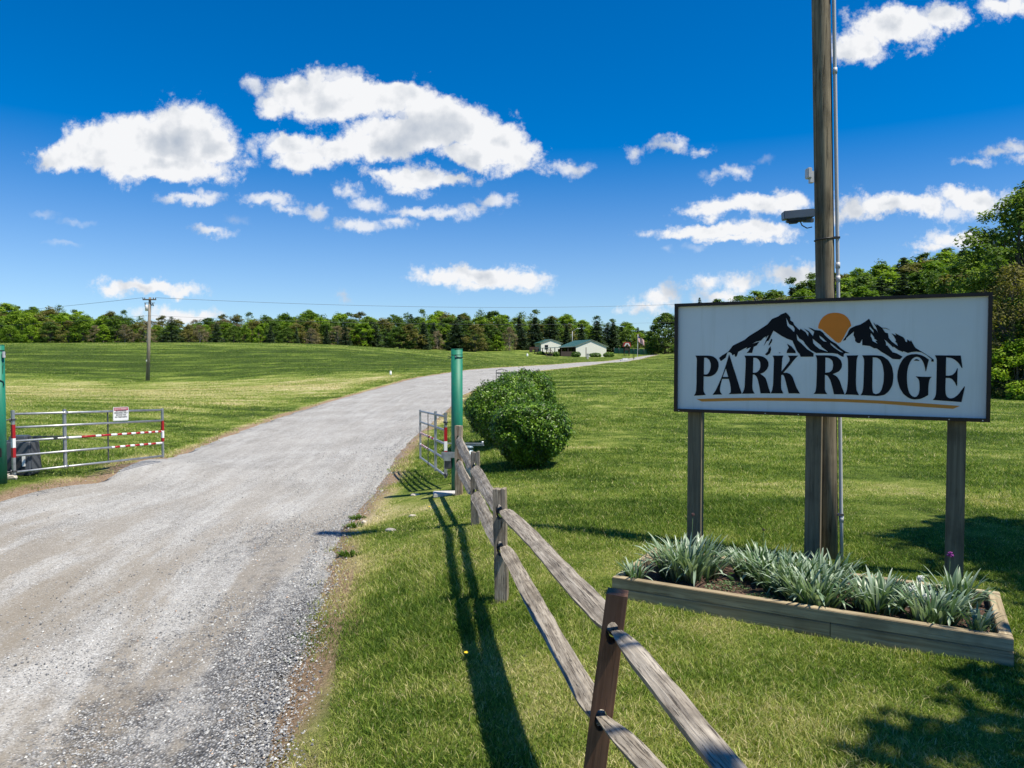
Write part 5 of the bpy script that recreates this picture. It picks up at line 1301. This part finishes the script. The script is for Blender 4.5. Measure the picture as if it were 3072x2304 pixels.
p = prop(1602, 1068, 186); t = thing('farm_cart', 'low dark brown wagon between the white container and the smaller building', 'cart', p)
MB().box((0, 0, .95), (2.4, 1.2, .75), bev=.05).build('body', plain('rust_brown', (.10, .05, .035), .9, 0, .3, 3), t)
for x in (-.8, .8): MB().cyl((x, -.66, .38), (x, -.54, .38), .42, 16).build('wheel', M_brownw, t)
p = prop(1648, 1071, 158); t = thing('wagon_wheel', 'old spoked wagon wheel leaning before the pavilion porch', 'wheel', p)
b = MB(); b.tube([(.75*math.cos(a), 0, .7+.75*math.sin(a)) for a in np.linspace(0, 2*math.pi, 25)], .06, 6, caps=False).build('rim', plain('weathered_brown', (.18, .11, .08), .9), t)
b = MB()
for k in range(6): a = k*math.pi/6; b.cyl((.7*math.cos(a), 0, .7+.7*math.sin(a)), (-.7*math.cos(a), 0, .7-.7*math.sin(a)), .035, 6)
b.build('spoke', M_brownw, t)
# street lamp behind the roof
p = prop(1717, 1060, 192); ht = at(1717, 990, 192).z-p.z; arm = (1738-1717)*192/F
t = thing('street_lamp', 'grey street lamp rising behind the pavilion roof', 'street lamp', p)
MB().cyl((0, 0, -.2), (0, 0, ht-.3), .075, 10, .06).build('pole', M_conduit, t)
MB().tube([(0, 0, ht-.35), (arm*.3, 0, ht), (arm*.6, 0, ht+.3), (arm*.8, 0, ht+.42)], .045, 8).build('arm', M_alu, t)
MB().box((arm, 0, ht+.42), (.75, .3, .16), bev=.04).build('lamp_head', M_white, t)
# flagpole
p = prop(1912, 1080, 150); ht = at(1914, 1003, 150).z-p.z
t = thing('flagpole', 'white flagpole with a flag hanging from its top, beside the far road', 'flagpole', p)
MB().cyl((0, 0, -.2), (.1, 0, ht), .065, 10, .04).build('pole', M_white, t)
def flag_fn(tt_):
    s = tt_.n('ShaderNodeSeparateXYZ', inp={0: ocoord(tt_)}); z = s.outputs[2]; x = s.outputs[0]
    st = tt_.math('GREATER_THAN', tt_.math('FRACT', tt_.math('MULTIPLY', z, 5.8)), .5)
    c = tt_.mix(st, (.70, .69, .68), (.45, .05, .06))
    can = tt_.math('MULTIPLY', tt_.math('LESS_THAN', x, .55), tt_.math('GREATER_THAN', z, -.55))
    return pbsdf(tt_, tt_.mix(can, c, (.02, .03, .10)), .8)
gx_, gz_ = np.meshgrid(np.linspace(0, 1.25, 16), np.linspace(0, -1.15, 12))
FV = np.stack([gx_.ravel(), (.12*np.sin(gx_*6+gz_*2)).ravel(), (gz_-gx_*.75).ravel()], 1); i_ = np.arange(gx_.size).reshape(gx_.shape)
fo_ = obj('flag', npmesh('flag', FV, np.stack([i_[:-1, :-1], i_[:-1, 1:], i_[1:, 1:], i_[1:, :-1]], -1).reshape(-1, 4), mat('flag_cloth', flag_fn), smooth=True), t, (.12, 0, ht-.25))
# white planter with a young plant, and a small bush
p = prop(1876, 1086, 128)
o = MB().box((0, 0, .22), (1.0, .8, .5), bev=.04).box((-.25, -.3, .10), (1.3, .8, .2), bev=.03).build('stone_planter', plain('white_stone', (.72, .70, .66), .8, 0, .1), None, p); tag(o, 'white stone planter at the edge of the far road', 'planter')
def smallplant(px, py, D, r_, h, lab, seed, kind='mid', n=300):
    p = prop(px, py, D); r = np.random.default_rng(seed); P = np.stack([r.normal(0, r_*.5, n), r.normal(0, r_*.5, n), h*(.25+.75*r.random(n))], 1)
    V, Fq, C = leafquads(P, .09, r, up=.3); t = thing('young_tree', lab, 'plant', p); obj('crown', npmesh('crown', V, Fq, TM[kind], col=C), t)
    MB().cyl((0, 0, -.1), (0, 0, h*.8), .03, 6).build('trunk', M_bark, t)
smallplant(1876, 1084, 128.6, .85, 1.25, 'small palm like green plant growing out of the white stone planter', 41)
smallplant(1901, 1082, 132, .35, 1.1, 'thin young shrub between the planter and the flagpole', 42, n=120)
# playground tower
p = prop(1880, 1058, 196); t = thing('play_tower', 'playground tower with red and white hexagonal top near the green fence', 'playground tower', p); t.scale = (.85, .85, .85)
M_redp = plain('red_paint', (.42, .05, .035), .5); 
for x in (-.75, .75):
    for y in (-.75, .75): MB().box((x, y, 1.35), (.16, .16, 3.1)).build('post', M_brownw, t)
MB().box((0, 0, 1.75), (1.9, 1.9, .14)).box((0, -.8, 2.15), (1.6, .06, .7)).build('deck', M_brownw, t)
MB().prism([(-1.3, 2.8), (-.7, 2.8), (0, 3.5), (.7, 2.8), (1.3, 2.8), (1.0, 4.1), (.5, 4.25), (-.5, 4.25), (-1.0, 4.1)], [], Matrix.Translation((0, -.95, 0)), 1.9).build('roof', M_redp, t)
MB().prism([(-.95, 2.95), (-.6, 2.95), (0, 3.75), (.6, 2.95), (.95, 2.95), (.45, 3.95), (-.45, 3.95)], [], Matrix.Translation((0, -1.0, 0)), .045).build('roof_panel', M_white, t)
# green fence behind
a = prop(1842, 1060, 204); b = prop(1962, 1056, 200); t = thing('green_fence', 'dark green mesh fence behind the playground tower', 'fence', a, math.atan2(b.y-a.y, b.x-a.x)); L = (b-a).length
M_gf = plain('green_mesh', (.03, .13, .09), .7, 0, .2, 2)
dz = (b.z-a.z)/L
MB().prism([(0, .1), (L, .1+dz*L), (L, 1.6+dz*L), (0, 1.6)], [], Matrix.Identity(4), .03).build('mesh_panel', M_gf, t)
for k in range(9): MB().cyl((L*k/8, -.05, -.3+dz*L*k/8), (L*k/8, -.05, 1.75+dz*L*k/8), .05, 8).build('post', M_galdark, t)
p = prop(2017, 1052, 190); o = MB().box((0, 0, .5), (.25, .25, 1.4), bev=.02).box((0, 0, 1.2), (.32, .32, .06)).build('wooden_post', M_board, None, p); tag(o, 'short wooden post by the far road, at the left edge of the sign', 'post')
